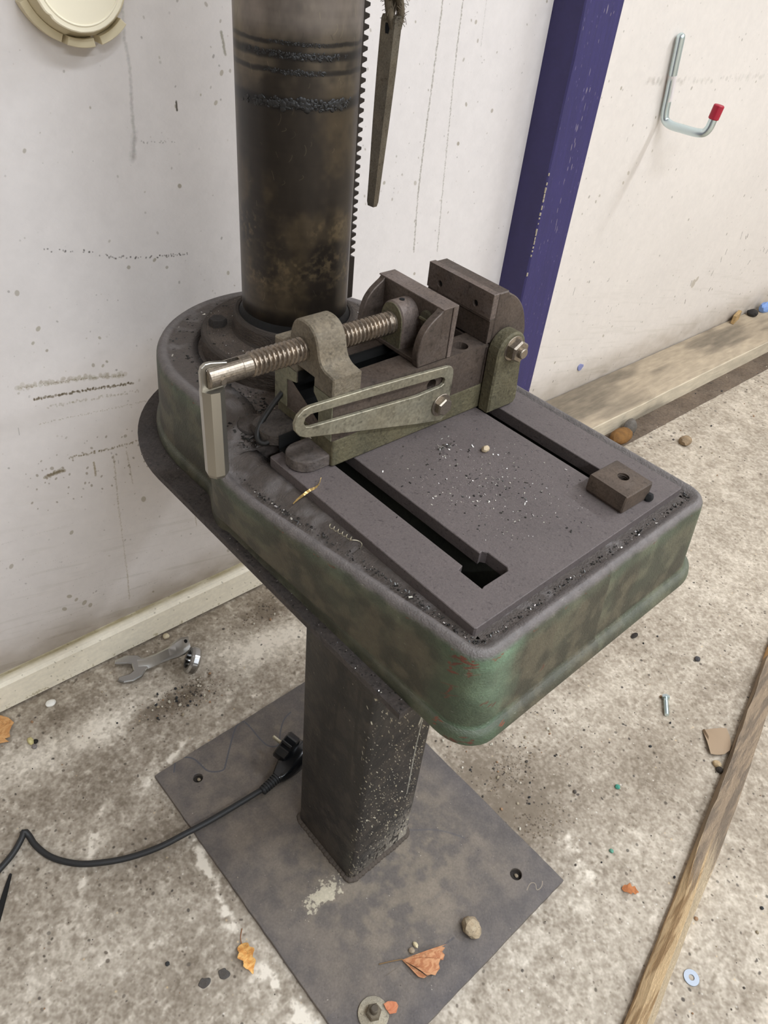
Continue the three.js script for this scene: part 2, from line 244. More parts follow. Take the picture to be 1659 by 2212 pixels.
// concrete floor
function concrete(x, z) {
  const n1 = fbm(x * 5 + 3, z * 5, 4), n2 = fbm(x * 24, z * 24 + 7, 4), n3 = fbm(x * 95 + 2, z * 95, 3), n4 = vnoise(x * 420, z * 420), flake = fbm(x * 85 + 8, z * 85, 4);
  let k = 0.56 + 0.3 * (n1 - 0.5) + 0.44 * (n2 - 0.5) + 0.42 * (n3 - 0.5) + 0.24 * (n4 - 0.5) + 0.3 * (vnoise(x * 210 + 3, z * 210) - 0.5);
  const left = sm(0.55, -0.05, x + z * 0.4);
  k += 0.2 * sm(0.52, 0.72, flake) * (0.6 + 0.8 * vnoise(x * 260, z * 260)) * (0.45 + 0.55 * left) - 0.02;
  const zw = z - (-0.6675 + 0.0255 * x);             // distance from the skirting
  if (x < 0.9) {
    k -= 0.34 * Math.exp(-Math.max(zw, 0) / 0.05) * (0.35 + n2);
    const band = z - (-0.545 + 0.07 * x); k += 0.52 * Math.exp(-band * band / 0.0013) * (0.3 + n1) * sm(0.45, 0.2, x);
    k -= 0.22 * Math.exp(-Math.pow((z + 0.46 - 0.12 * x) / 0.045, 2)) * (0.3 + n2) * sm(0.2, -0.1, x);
  }
  const stain = (cx, cz, a, b, s) => { const dx = (x - cx) / a, dz = (z - cz) / b, q = dx * dx + dz * dz; if (q < 6) k -= 0.62 * s * Math.exp(-q) * (0.25 + 0.9 * sm(0.3, 0.68, n2 * 0.5 + n3 * 0.5)); };
  stain(0.02, -0.528, 0.055, 0.022, 1.5); stain(-0.06, -0.53, 0.05, 0.02, 1.1); stain(0.22, -0.6, 0.06, 0.03, 1.3); stain(-0.17, -0.6, 0.06, 0.03, 0.9); stain(0.3, -0.03, 0.11, 0.07, 0.9); stain(0.75, -0.22, 0.1, 0.07, 0.8); stain(0.28, -0.13, 0.06, 0.09, 0.9); stain(0.53, 0.06, 0.1, 0.06, 0.6);
  stain(-0.16, -0.33, 0.07, 0.05, 0.7); stain(-0.22, -0.15, 0.08, 0.05, 0.5); stain(-0.13, -0.22, 0.03, 0.04, 0.6);
  const scuff = (ax, az, bx, bz, w, s) => { const ux = bx - ax, uz = bz - az, t = clamp(((x - ax) * ux + (z - az) * uz) / (ux * ux + uz * uz)), d = Math.hypot(x - ax - t * ux, z - az - t * uz) / w; if (d < 2.2) k += s * Math.exp(-d * d) * sm(0.36, 0.6, flake * 0.6 + n3 * 0.4); };
  scuff(-0.125, -0.3, -0.142, -0.17, 0.009, 0.8); scuff(-0.142, -0.09, -0.137, 0.02, 0.01, 0.95); scuff(0.05, -0.47, 0.1, -0.45, 0.004, 0.7); scuff(0.31, 0.05, 0.29, 0.1, 0.012, 0.55); scuff(-0.13, -0.42, -0.05, -0.45, 0.006, 0.6); scuff(-0.28, -0.33, -0.2, -0.43, 0.006, 0.5);
  if (n3 > 0.71) k -= 2.6 * (n3 - 0.71); k = k < 0.15 ? 0.15 * Math.exp((k - 0.15) * 2) : Math.min(k, 1.08);
  const tan = sm(-0.1, 0.7, x) * 0.6 + 0.4 * n1;
  const dark = mix3([104, 92, 77], [118, 104, 86], tan), light = mix3([216, 206, 190], [214, 201, 181], tan);
  return mix3(dark, light, k);
}
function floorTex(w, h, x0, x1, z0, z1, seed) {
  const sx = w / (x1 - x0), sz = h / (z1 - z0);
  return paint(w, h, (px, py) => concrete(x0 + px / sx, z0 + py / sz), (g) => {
    const r = rng(seed); const dot = (x, z, rad, col, al, e = 1) => { g.globalAlpha = al; g.fillStyle = col; g.beginPath(); g.ellipse((x - x0) * sx, (z - z0) * sz, rad * sx, rad * sz * e, r() * 3, 0, 7); g.fill(); };
    const A = (x1 - x0) * (z1 - z0);
    for (let i = 0; i < 2600 * A; i++) { const s = r(); dot(x0 + r() * (x1 - x0), z0 + r() * (z1 - z0), 0.0006 + 0.0022 * s * s * s, ['#3c342b', '#4a4035', '#2a2520'][i % 3], 0.35 + 0.4 * r(), 0.5 + r() * 0.5); }
    for (let i = 0; i < 9000 * A; i++) dot(x0 + r() * (x1 - x0), z0 + r() * (z1 - z0), 0.0004 + 0.0016 * r() * r(), ['#5d5344', '#d9cfbd', '#6e6351', '#e2d9c9', '#83775f'][i % 5], 0.16 + 0.2 * r(), 0.4 + 0.6 * r());
    for (let i = 0; i < 700 * A; i++) dot(x0 + r() * (x1 - x0), z0 + r() * (z1 - z0), 0.0005 + 0.001 * r(), ['#e6dfd2', '#cfb48c', '#d8d2c8'][i % 3], 0.5 + 0.3 * r());
    for (let i = 0; i < 90 * A; i++) { g.globalAlpha = 0.16; g.strokeStyle = '#efe9de'; g.lineWidth = 0.8; const x = r() * w, y = r() * h, a = r() * 6.3, l = 20 + r() * 110; g.beginPath(); g.moveTo(x, y); g.lineTo(x + Math.cos(a) * l, y + Math.sin(a) * l); g.stroke(); }
    if (x0 < 0) { for (const [x, z, q] of [[0.002, -0.522, 220], [0.22, -0.6, 160], [-0.1, -0.36, 60], [0.33, -0.08, 200], [0.29, 0.0, 120]]) for (let i = 0; i < q; i++) dot(x + (r() + r() - 1) * 0.07, z + (r() + r() - 1) * 0.04, 0.0006 + 0.0014 * r() * r(), ['#3a2f22', '#55432c', '#231d17'][i % 3], 0.6); }
    else for (let i = 0; i < 240; i++) dot(1.0 + r() * 1.4, -0.55 + r() * 0.09, 0.001 + 0.004 * r() * r(), ['#3a3128', '#5a4c3b', '#2a2520'][i % 3], 0.5);
    g.globalAlpha = 1;
  });
}
function floorPiece(name, x0, x1, z0, z1, tex, y = 0) {
  const g = new THREE.BoxGeometry(x1 - x0, 0.08, z1 - z0); g.translate((x0 + x1) / 2, y - 0.04, (z0 + z1) / 2);
  return struct(name, g, std(tex ? { map: tex, roughness: 0.82, bumpMap: rep(fineBump, 5), bumpScale: 0.0004 } : { color: 0xa99d8b, roughness: 0.85 }));
}
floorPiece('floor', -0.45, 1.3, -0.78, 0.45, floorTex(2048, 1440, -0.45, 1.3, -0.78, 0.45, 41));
floorPiece('floor_right', 1.3, 3.4, -0.78, 0.45, floorTex(1024, 600, 1.3, 3.4, -0.78, 0.45, 42));
floorPiece('floor_front', -1.5, 3.4, 0.45, 1.7, floorTex(1400, 360, -1.5, 3.4, 0.45, 1.7, 43));
floorPiece('floor_front_far', -2.7, 4.8, 1.7, 3.9);
floorPiece('floor_front_side', 3.4, 4.8, 0.45, 1.7);
floorPiece('floor_front_left', -2.7, -1.5, 0.45, 1.7);
floorPiece('floor_left', -1.5, -0.45, -0.78, 0.45, floorTex(512, 600, -1.5, -0.45, -0.78, 0.45, 44));
floorPiece('floor_left_far', -2.7, -1.5, -1.2, 0.45);
floorPiece('floor_far', 3.4, 4.8, -1.2, 0.45);

// skirting board
{
  const t = paint(2048, 128, (x, y) => { const a = fbm(x / 30, y / 6, 3), b = fbm(x / 8, y / 8 + 40, 3), e = sm(30, 6, y) * (0.4 + fbm(x / 60 + 9, y / 9, 3)) * 0.5 + 0.35 * sm(0.6, 0.8, b) * sm(118, 128, y + 10 * b); const k = 1 + 0.07 * (a - 0.5) + 0.05 * (b - 0.5) - e * 0.55; return [240 * k, 231 * (k - 0.05 * e), 210 * (k - 0.22 * e)]; },
    (g) => { const r = rng(9); for (let i = 0; i < 110; i++) { g.globalAlpha = 0.3; g.fillStyle = '#5a4f3c'; g.beginPath(); g.ellipse(r() * 2048, r() * 128, 1 + 4 * r(), 1 + 2 * r(), r(), 0, 7); g.fill(); } g.globalAlpha = 1; });
  const prof = [[-0.02, 0.004], [0, 0.004], [0, 0.057], [-0.004, 0.0625], [-0.02, 0.066]];
  const rings = [-2.6, -1.5, -0.6, 0, 0.4, 0.819].map((x) => prof.map((p) => V3(x, p[1], p[0])));
  const g = loft(rings, { crease: 0.4, uvs: (r, i) => [rings[r][0].x / 0.9, [0, 0, 0.62, 0.72, 1, 0][i]] });
  wallRoot(struct('baseboard_left', g, std({ map: t, roughness: 0.6 })));
}
// purple steel column
{
  const t = paint(512, 1024, (x, y) => { const a = fbm(x / 20, y / 60, 4), b = fbm(x / 4, y / 4, 2); const k = 1 + 0.16 * (a - 0.5) + 0.08 * (b - 0.5); return [49 * k, 43 * k, 90 * k]; },
    (g) => { const r = rng(19); for (let i = 0; i < 260; i++) { g.globalAlpha = 0.25 + 0.4 * r(); g.fillStyle = ['#9d96b0', '#b9ae98', '#6a6090'][i % 3]; g.beginPath(); g.ellipse(120 + r() * 380, r() * 1024, 0.8 + 2 * r(), 0.8 + 3 * r(), 0, 0, 7); g.fill(); }
      for (let i = 0; i < 26; i++) { g.globalAlpha = 0.5; g.fillStyle = '#c8bda6'; g.beginPath(); g.ellipse(330 + (r() - 0.5) * 60, 20 + r() * 400, 2 + 2 * r(), 3 + 5 * r(), 0, 0, 7); g.fill(); } g.globalAlpha = 1; });
  const r = rng(5), xs = []; const rows = []; for (let y = 0; y <= 40; y++) { const Y = y / 40 * CEIL, j = () => (r() - 0.5) * 0.0016; rows.push([V3(0.819, Y, -0.16), V3(0.819, Y, 0.039), V3(0.8215 + j(), Y, 0.042 + j()), V3(0.916, Y, 0.042), V3(0.918, Y, 0.04), V3(0.918, Y, -0.16)]); }
  const g = loft(rows, { crease: 0.5, uvs: (q, i) => [[0, 0.22, 0.235, 0.985, 1, 1.2, 1.4][i], rows[q][0].y / 0.98] });
  const m = wallRoot(struct('trim_1', g, std({ map: t, roughness: 0.6, bumpMap: rep(fineBump, 3), bumpScale: 0.0002 })));
  const pr = [], q = rng(8); for (let i = 0; i < 26; i++) { const y = 0.53 + i * 0.0075 + q() * 0.004; if (q() < 0.3) continue; pr.push(box(0.8189 + q() * 0.0006, 0.8216 + q() * 0.001, y, y + 0.003 + q() * 0.007, 0.0398 + q() * 0.001, 0.0421, 0.0006, 1)); }
  mesh('worn_edge', join(pr), std({ color: 0xa59a86, roughness: 0.8 }), m);
}
// timber beam on the floor along the right-hand wall
{
  const t = woodGrain(2048, 256, (x, y) => { const X = x / 2048, Y = y / 256; const gr = fbm(X * 40, Y * 40 + fbm(X * 16, Y * 4, 2) * 3, 4), d = fbm(X * 90, Y * 18, 4), dk = sm(0.45, 0.7, fbm(X * 11 + 4, Y * 3, 3)); let k = 0.92 + 0.12 * (gr - 0.5) + 0.16 * (d - 0.5) - 0.24 * dk; const fr = Y > 0.76 ? 1 : 0; return mix3([184 * k, 166 * k, 140 * k], [216 * k, 202 * k, 176 * k], fr * 0.8); },
    (g) => { const r = rng(3); for (let i = 0; i < 900; i++) { g.globalAlpha = 0.35; g.fillStyle = '#4a3f31'; g.beginPath(); g.ellipse(r() * 2048, r() * 256, 1 + 3 * r(), 1 + 1.5 * r(), 0, 0, 7); g.fill(); } for (let i = 0; i < 12; i++) { g.globalAlpha = 0.5; g.fillStyle = '#7a5a3a'; g.beginPath(); g.ellipse(r() * 2048, 200 + r() * 50, 6 + 8 * r(), 5, 0, 0, 7); g.fill(); } g.globalAlpha = 1; });
  const r = rng(12), rows = []; for (let i = 0; i <= 60; i++) { const x = 0.93 + i / 60 * 2.6, e = (fbm(x * 7, 3, 3) - 0.5) * 0.012; rows.push([V3(x, 0.001, -0.097), V3(x, 0.05, -0.098), V3(x, 0.051, -0.02), V3(x, 0.049 + e * 0.4, 0.046 + e), V3(x, 0.043 + e * 0.5, 0.053 + e * 0.6), V3(x, 0.001, 0.056)]); }
  const o = thing('timber_beam', 'long weathered timber beam lying on the floor along the right-hand wall', 'beam'); wallRoot(o);
  mesh('timber', loft(rows, { crease: 0.7, uvs: (q, i) => [rows[q][0].x / 2.7, [1, 0.99, 0.6, 0.28, 0.22, 0.02, 0][i]] }), std({ map: t, roughness: 0.85, bumpMap: rep(fineBump, 3), bumpScale: 0.0006 }), o);
  // dark dirt lying in the joint in front of the beam
  const dr = []; const rr = rng(4); const N = 90, top = [], bot = [];
  for (let i = 0; i <= N; i++) { const x = 0.93 + i / N * 2.4; top.push([x, 0.05]); bot.push([x, 0.1155 + (vnoise(x * 60, 2) - 0.5) * 0.0018]); }
  const g = extY([...top, ...bot.reverse()], -0.004, 0.0012, 0);
  const dm = wallRoot(mesh('dirt_strip', g, std({ color: 0x75685a, map: rep(grimeTex, 3), roughness: 0.95, bumpMap: rep(lumpBump, 4), bumpScale: 0.002 }))); dm.userData = { kind: 'stuff', label: 'dark strip of dirt lying on the floor in front of the timber beam', category: 'dirt' };
}
// ceiling tubes, the farthest one added as fill: glowing fitting and a light of the same size
for (const [x, z, len, alongZ, power] of TUBES) {
  const o = thing('ceiling_lamp', `white fluorescent ceiling lamp ${x > 1 ? 'over the right side of the room' : x < 0 ? 'over the left side of the room' : z > 2 ? 'added as unseen fill light farthest from the drill' : 'nearest above the drill'}`, 'lamp', [x, CEIL - 0.06, z], alongZ ? Math.PI / 2 : 0);
  mesh('housing', box(-len / 2, len / 2, 0.02, 0.06, -0.09, 0.09, 0.005), M.plain, o);
  mesh('diffuser', box(-len / 2 + 0.01, len / 2 - 0.01, 0.0, 0.02, -0.08, 0.08, 0.004), std({ color: 0xffffff, emissive: LIGHT_COLOR, emissiveIntensity: 3 }), o);
  const l = new THREE.RectAreaLight(LIGHT_COLOR, power, len, 0.16); l.position.set(0, -0.012, 0); l.rotation.x = -Math.PI / 2; o.add(l);
}

// ------------------------------------------------------------------ pedestal stand
{
  const o = thing('pedestal_stand', 'black welded steel pedestal stand with square floor plate under the drill', 'stand');
  // floor plate
  const px0 = -0.1158, px1 = 0.2528, pz0 = -0.4208, pz1 = 0.0852;
  const plateTex = paint(1500, 2048, (x, y) => {
    const X = px0 + x / 1500 * (px1 - px0), Z = pz0 + y / 2048 * (pz1 - pz0);
    const a = fbm(X * 14, Z * 14, 5), b = fbm(X * 60 + 4, Z * 60, 3), c = vnoise(X * 500, Z * 500), d = fbm(X * 30 + 11, Z * 30, 4);
    let k = 0.98 + 0.1 * (a - 0.5) + 0.16 * (b - 0.5) + 0.1 * (c - 0.5);
    let col = mix3([109, 101, 94], [119, 109, 98], sm(0.3, 0.7, 0.3 * a + 0.7 * b));
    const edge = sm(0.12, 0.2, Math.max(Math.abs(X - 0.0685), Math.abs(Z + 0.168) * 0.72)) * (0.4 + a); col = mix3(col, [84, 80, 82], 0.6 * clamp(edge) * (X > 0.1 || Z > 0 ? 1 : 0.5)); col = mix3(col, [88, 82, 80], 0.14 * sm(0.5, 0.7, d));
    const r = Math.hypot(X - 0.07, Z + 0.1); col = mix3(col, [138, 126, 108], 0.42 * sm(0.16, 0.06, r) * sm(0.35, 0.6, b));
    const wx = (X + 0.026) / 0.035, wz = (Z + 0.119) / 0.014, wd = wx * wx + wz * wz; col = mix3(col, [196, 186, 162], 0.85 * sm(1.2, 0.5, wd + 7 * (0.56 - 0.5 * b - 0.5 * fbm(X * 260, Z * 260, 3))));
    return [col[0] * k, col[1] * k, col[2] * k];
  }, (g) => {
    const sx = 1500 / (px1 - px0), r = rng(21), X = (x) => (x - px0) * sx, Z = (z) => (z - pz0) / (pz1 - pz0) * 2048;
    const path = (pts, w, col, al) => { g.globalAlpha = al; g.strokeStyle = col; g.lineWidth = w; g.lineJoin = g.lineCap = 'round'; g.beginPath(); pts.forEach((p, i) => { if (!i) g.moveTo(X(p[0]), Z(p[1])); else { const q = pts[i - 1]; g.quadraticCurveTo(X(q[0]), Z(q[1]), X((p[0] + q[0]) / 2), Z((p[1] + q[1]) / 2)); } }); g.stroke(); };
    const scribble = [[-0.09, -0.408], [-0.078, -0.425], [-0.066, -0.422], [-0.055, -0.411], [-0.052, -0.395], [-0.05, -0.375], [-0.03, -0.362], [-0.022, -0.37], [0.008, -0.4], [0.03, -0.42], [0.044, -0.421], [0.046, -0.4], [0.045, -0.38], [0.047, -0.356], [0.058, -0.346], [0.066, -0.35], [0.079, -0.366], [0.1, -0.384], [0.128, -0.386]];
    path(scribble, 11, '#55565a', 0.7); path(scribble, 5, '#4a4b50', 0.5);
    path([[0.2, 0.06], [0.212, 0.056], [0.218, 0.062], [0.209, 0.07], [0.222, 0.071], [0.232, 0.062]], 5, '#a89a80', 0.6);
    path([[-0.008, 0.015], [-0.05, 0.008]], 3, '#5a4a36', 0.35); path([[0.058, 0.035], [0.09, 0.039]], 10, '#4a484c', 0.5); path([[0.13, -0.11], [0.17, -0.08], [0.2, -0.02]], 12, '#54535a', 0.35);
    for (let i = 0; i < 5000; i++) { g.globalAlpha = 0.1 + 0.18 * r(); g.fillStyle = ['#4e4843', '#a2978a', '#37322f'][i % 3]; const s = 0.8 + 2 * r(); g.beginPath(); g.ellipse(r() * 1500, r() * 2048, s * (0.5 + r()), s, r() * 3, 0, 7); g.fill(); }
    for (let i = 0; i < 800; i++) { g.globalAlpha = 0.25 + 0.5 * r(); g.fillStyle = ['#b6a98c', '#453f3b', '#d8d0be', '#3a3432'][i % 4]; const s = 0.6 + 2.6 * r() * r(); g.beginPath(); g.ellipse(r() * 1500, r() * 2048, s, s * (0.6 + r()), 0, 0, 7); g.fill(); }
    for (const [x, z] of [[0.16, -0.3], [0.17, -0.31], [0.185, -0.29], [0.15, -0.26], [0.2, -0.3]]) { g.globalAlpha = 0.55; g.fillStyle = '#a39579'; g.beginPath(); g.ellipse(X(x), Z(z), 14 + r() * 10, 7 + r() * 8, r() * 3, 0, 7); g.fill(); }
    g.globalAlpha = 1;
  });
  const holeAt = (x, z, r) => circlePts(x, z, r, 20).reverse();
  const r = rng(6), edge = []; const seg = (ax, az, bx, bz, n) => { for (let i = 0; i < n; i++) { const t = i / n; edge.push([mix(ax, bx, t) + (i ? (r() - 0.5) * 0.0009 : 0), mix(az, bz, t) + (i ? (r() - 0.5) * 0.0009 : 0)]); } };
  seg(px0, pz0, px1, pz0, 30); seg(px1, pz0, px1, pz1, 40); seg(px1, pz1, px0, pz1, 30); seg(px0, pz1, px0, pz0, 40);
  const pg = ext(shape(edge.map((p) => [p[0], -p[1]]), [holeAt(-0.067, -0.377, 0.0075), holeAt(0.205, 0.035, 0.0085), holeAt(0.212, -0.37, 0.0075), holeAt(-0.066, 0.03, 0.0058)].map((h) => h.map((p) => [p[0], -p[1]]))), 0.008, 0.0006).rotateX(-Math.PI / 2);
  const P = pg.attributes.position, uv = pg.attributes.uv; for (let i = 0; i < P.count; i++) uv.setXY(i, (P.getX(i) - px0) / (px1 - px0), 1 - (P.getZ(i) - pz0) / (pz1 - pz0));
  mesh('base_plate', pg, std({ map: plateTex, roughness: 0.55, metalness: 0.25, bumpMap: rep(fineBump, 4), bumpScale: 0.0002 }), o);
  for (const [x, z] of [[-0.067, -0.377], [0.205, 0.035]]) { mesh('hole_fill', cyl(0.0095, 0.0095, V3(x, 0.0003, z), V3(x, 0.0016, z), 20), std({ color: 0x2a241e, roughness: 0.9 }), o); mesh('hole_fill', pebbleGeo(0.0026, 7, 1, 0.8, 1.2).translate(x + 0.001, 0.0016, z + 0.001), std({ color: 0x8d7f69, roughness: 0.9 }), o); }  // dark disc closes each hole, with a small tan dab on it
  // square post with rounded corners
  const x0 = 0.0134, x1 = 0.126, z0 = -0.2294, z1 = -0.1077, y0 = 0.008, y1 = T - 0.114, rc = 0.009;
  const ring = []; for (const [cx, cz, a] of [[x1 - rc, z1 - rc, 0], [x0 + rc, z1 - rc, Math.PI / 2], [x0 + rc, z0 + rc, Math.PI], [x1 - rc, z0 + rc, Math.PI * 1.5]]) for (let i = 0; i <= 5; i++) { const t = a + i / 5 * Math.PI / 2; ring.push([cx + rc * Math.cos(t), cz + rc * Math.sin(t)]); }
  const per = [0]; for (let i = 1; i <= ring.length; i++) { const p = ring[i % ring.length], q = ring[i - 1]; per.push(per[i - 1] + Math.hypot(p[0] - q[0], p[1] - q[1])); }
  const tot = per[ring.length];                                        // from +x side round the front (z1), left (x0), back, right
  const frontA = per[5] / tot, frontB = per[6] / tot, leftA = per[11] / tot, leftB = per[12] / tot;
  const postTex = paint(1024, 1024, (x, y) => {
    const u = x / 1024, h = 1 - y / 1024; const a = fbm(u * 24, h * 10, 4), b = fbm(u * 90, h * 60, 3), c = fbm(u * 30 + 5, h * 30, 3);
    let k = 1 + 0.5 * (a - 0.5) + 0.3 * (b - 0.5); let col = mix3([30, 28, 26], [50, 45, 40], sm(0.4, 0.65, c));
    const front = u < leftA - 0.01 ? 1 : 0; if (front) { const bot = sm(0.3, 0.02, h + 0.12 * (u - frontA) / (frontB - frontA) + 0.25 * (b - 0.5)); col = mix3(col, [160, 153, 140], 0.9 * bot * sm(0.3, 0.55, b + 0.1 * (frontB - u) / (frontB - frontA))); }
    else col = mix3(col, [70, 62, 54], 0.5 * sm(0.12, 0.0, h + 0.2 * (b - 0.5)));
    return [col[0] * k, col[1] * k, col[2] * k];
  }, (g) => {
    const r = rng(33), U = (u) => u * 1024;
    for (let i = 0; i < 950; i++) { const t = Math.pow(r(), 1.25), u = mix(frontA, frontB + 0.03, t), h = r() * 0.85; g.globalAlpha = 0.45 + 0.5 * r(); g.fillStyle = ['#cfc6a8', '#b3a788', '#ded6bf'][i % 3]; const s = 0.8 + 2.2 * r() * r() * r(), l = s * (1.5 + 4.5 * r()); g.save(); g.translate(U(u), (1 - h) * 1024); g.rotate(0.25 + 0.5 * r()); g.beginPath(); g.ellipse(0, 0, s, l, 0, 0, 7); g.fill(); g.restore(); }
    for (let i = 0; i < 160; i++) { const u = mix(frontB, leftB, Math.pow(r(), 1.5)), h = r() * 0.95; g.globalAlpha = 0.35 + 0.4 * r(); g.fillStyle = '#c7bda3'; const s = 0.6 + 1.2 * r() * r(); g.beginPath(); g.ellipse(U(u), (1 - h) * 1024, s, s * (1 + r()), 0, 0, 7); g.fill(); }
    g.globalAlpha = 0.75; g.strokeStyle = '#a8a698'; g.lineWidth = 5; g.beginPath(); g.moveTo(U(mix(frontA, frontB, 0.13)), 1024 * 0.32); g.lineTo(U(mix(frontA, frontB, 0.17)), 1024 * 0.52); g.lineTo(U(mix(frontA, frontB, 0.16)), 1024 * 0.74); g.stroke();
    g.strokeStyle = '#cfc8b4'; g.lineWidth = 8; g.beginPath(); g.moveTo(U(mix(frontA, frontB, 0.1)), 1024 * 0.33); g.lineTo(U(mix(frontA, frontB, 0.2)), 1024 * 0.43); g.stroke();
    for (let i = 0; i < 14; i++) { g.globalAlpha = 0.5; g.strokeStyle = '#14120f'; g.lineWidth = 6 + 16 * r(); const u = U(mix(leftA, leftB, 0.1 + 0.8 * r())), y = 200 + 600 * r(); g.beginPath(); g.moveTo(u, y); g.lineTo(u + (r() - 0.5) * 30, y + 60 + 200 * r()); g.stroke(); } g.globalAlpha = 1;
  });
  const rings = Array.from({ length: 9 }, (_, k) => ring.map((p) => V3(p[0], mix(y0, y1, k / 8), p[1])));
  mesh('post', loft(rings, { crease: 0.6, uvs: (q, i) => [per[i] / tot, q / 8] }), std({ map: postTex, roughness: 0.45, metalness: 0.1, bumpMap: rep(fineBump, 2), bumpScale: 0.0003 }), o);
  // weld bead round the foot of the post
  const wb = []; const wr = rng(13); ring.forEach((p, i) => { const q = ring[(i + 1) % ring.length], L = Math.hypot(q[0] - p[0], q[1] - p[1]), n = Math.max(1, Math.round(L / 0.006)); for (let k = 0; k < n; k++) { const g = new THREE.SphereGeometry(0.0046 + wr() * 0.0014, 8, 6); g.scale(1.1, 0.8, 1.1); g.translate(mix(p[0], q[0], k / n), 0.0095, mix(p[1], q[1], k / n)); wb.push(g); } });
  mesh('weld_bead', join(wb), std({ color: 0x564e46, map: rep(grimeTex, 8), roughness: 0.8 }), o);
  // top plate that carries the drill
  const tp = []; tp.push([0.34, -0.027], [0.34, -0.435]); for (let i = 1; i < 40; i++) { const a = -i / 40 * Math.PI; tp.push([0.15 + 0.19 * Math.cos(a), -0.435 + 0.19 * Math.sin(a)]); } tp.push([-0.04, -0.435], [-0.04, -0.027]);
  mesh('top_plate', extY(tp.reverse(), T - 0.1145, T - 0.106, 0.0006), std({ color: 0x504b49, map: rep(grimeTex, 5), roughness: 0.85, bumpMap: rep(lumpBump, 8), bumpScale: 0.0016 }), o);
}
// ------------------------------------------------------------------ drill: base casting, table, column
const bodyOutline = [];
const leftOut = (z) => 0.021 * clamp(-z / 0.25);
{
  const pts = bodyOutline, X0 = -0.0215, X1 = 0.3215, Z1 = 0.0255, r = 0.024, RC = 0.158, cz = -0.435;
  const arc = (cx, cz_, rr, a0, a1, n) => { for (let i = 0; i < n; i++) { const a = a0 + (a1 - a0) * i / n; pts.push([cx + rr * Math.cos(a), cz_ + rr * Math.sin(a)]); } };
  const ln = (ax, az, bx, bz, n) => { for (let i = 0; i < n; i++) pts.push([mix(ax, bx, i / n), mix(az, bz, i / n)]); };
  ln(0.15, Z1, X1 - r, Z1, 10); arc(X1 - r, Z1 - r, r, Math.PI / 2, 0, 10); ln(X1, Z1 - r, X1, -0.292, 18);
  for (let i = 0; i < 12; i++) { const t = i / 12; pts.push([mix(X1, 0.308, sm(0, 1, t)), mix(-0.292, -0.345, t)]); }
  ln(0.308, -0.345, 0.308, cz, 6); arc(0.15, cz, RC, 0, -Math.PI, 48); ln(-0.008, cz, -0.008, -0.372, 6);
  for (let i = 0; i < 12; i++) { const t = i / 12; pts.push([mix(-0.008, X0 - leftOut(-0.305), sm(0, 1, t)), mix(-0.372, -0.305, t)]); }
  for (let i = 0; i < 20; i++) { const z = mix(-0.305, Z1 - r, i / 20); pts.push([X0 - leftOut(z), z]); } arc(X0 + r, Z1 - r, r, Math.PI, Math.PI / 2, 10); ln(X0 + r, Z1, 0.15, Z1, 10);
}
const crest = (x, z) => { // height of the rim above / below the table
  const left = sm(0.12, 0.02, x); const front = -0.0035 - left * 0.072 * clamp(-z, 0, 0.25); const rear = 0.0035; return mix(front, rear, sm(-0.285, -0.34, z));
};
const groove = (z) => mix(1, 0.42, sm(-0.27, -0.31, z));
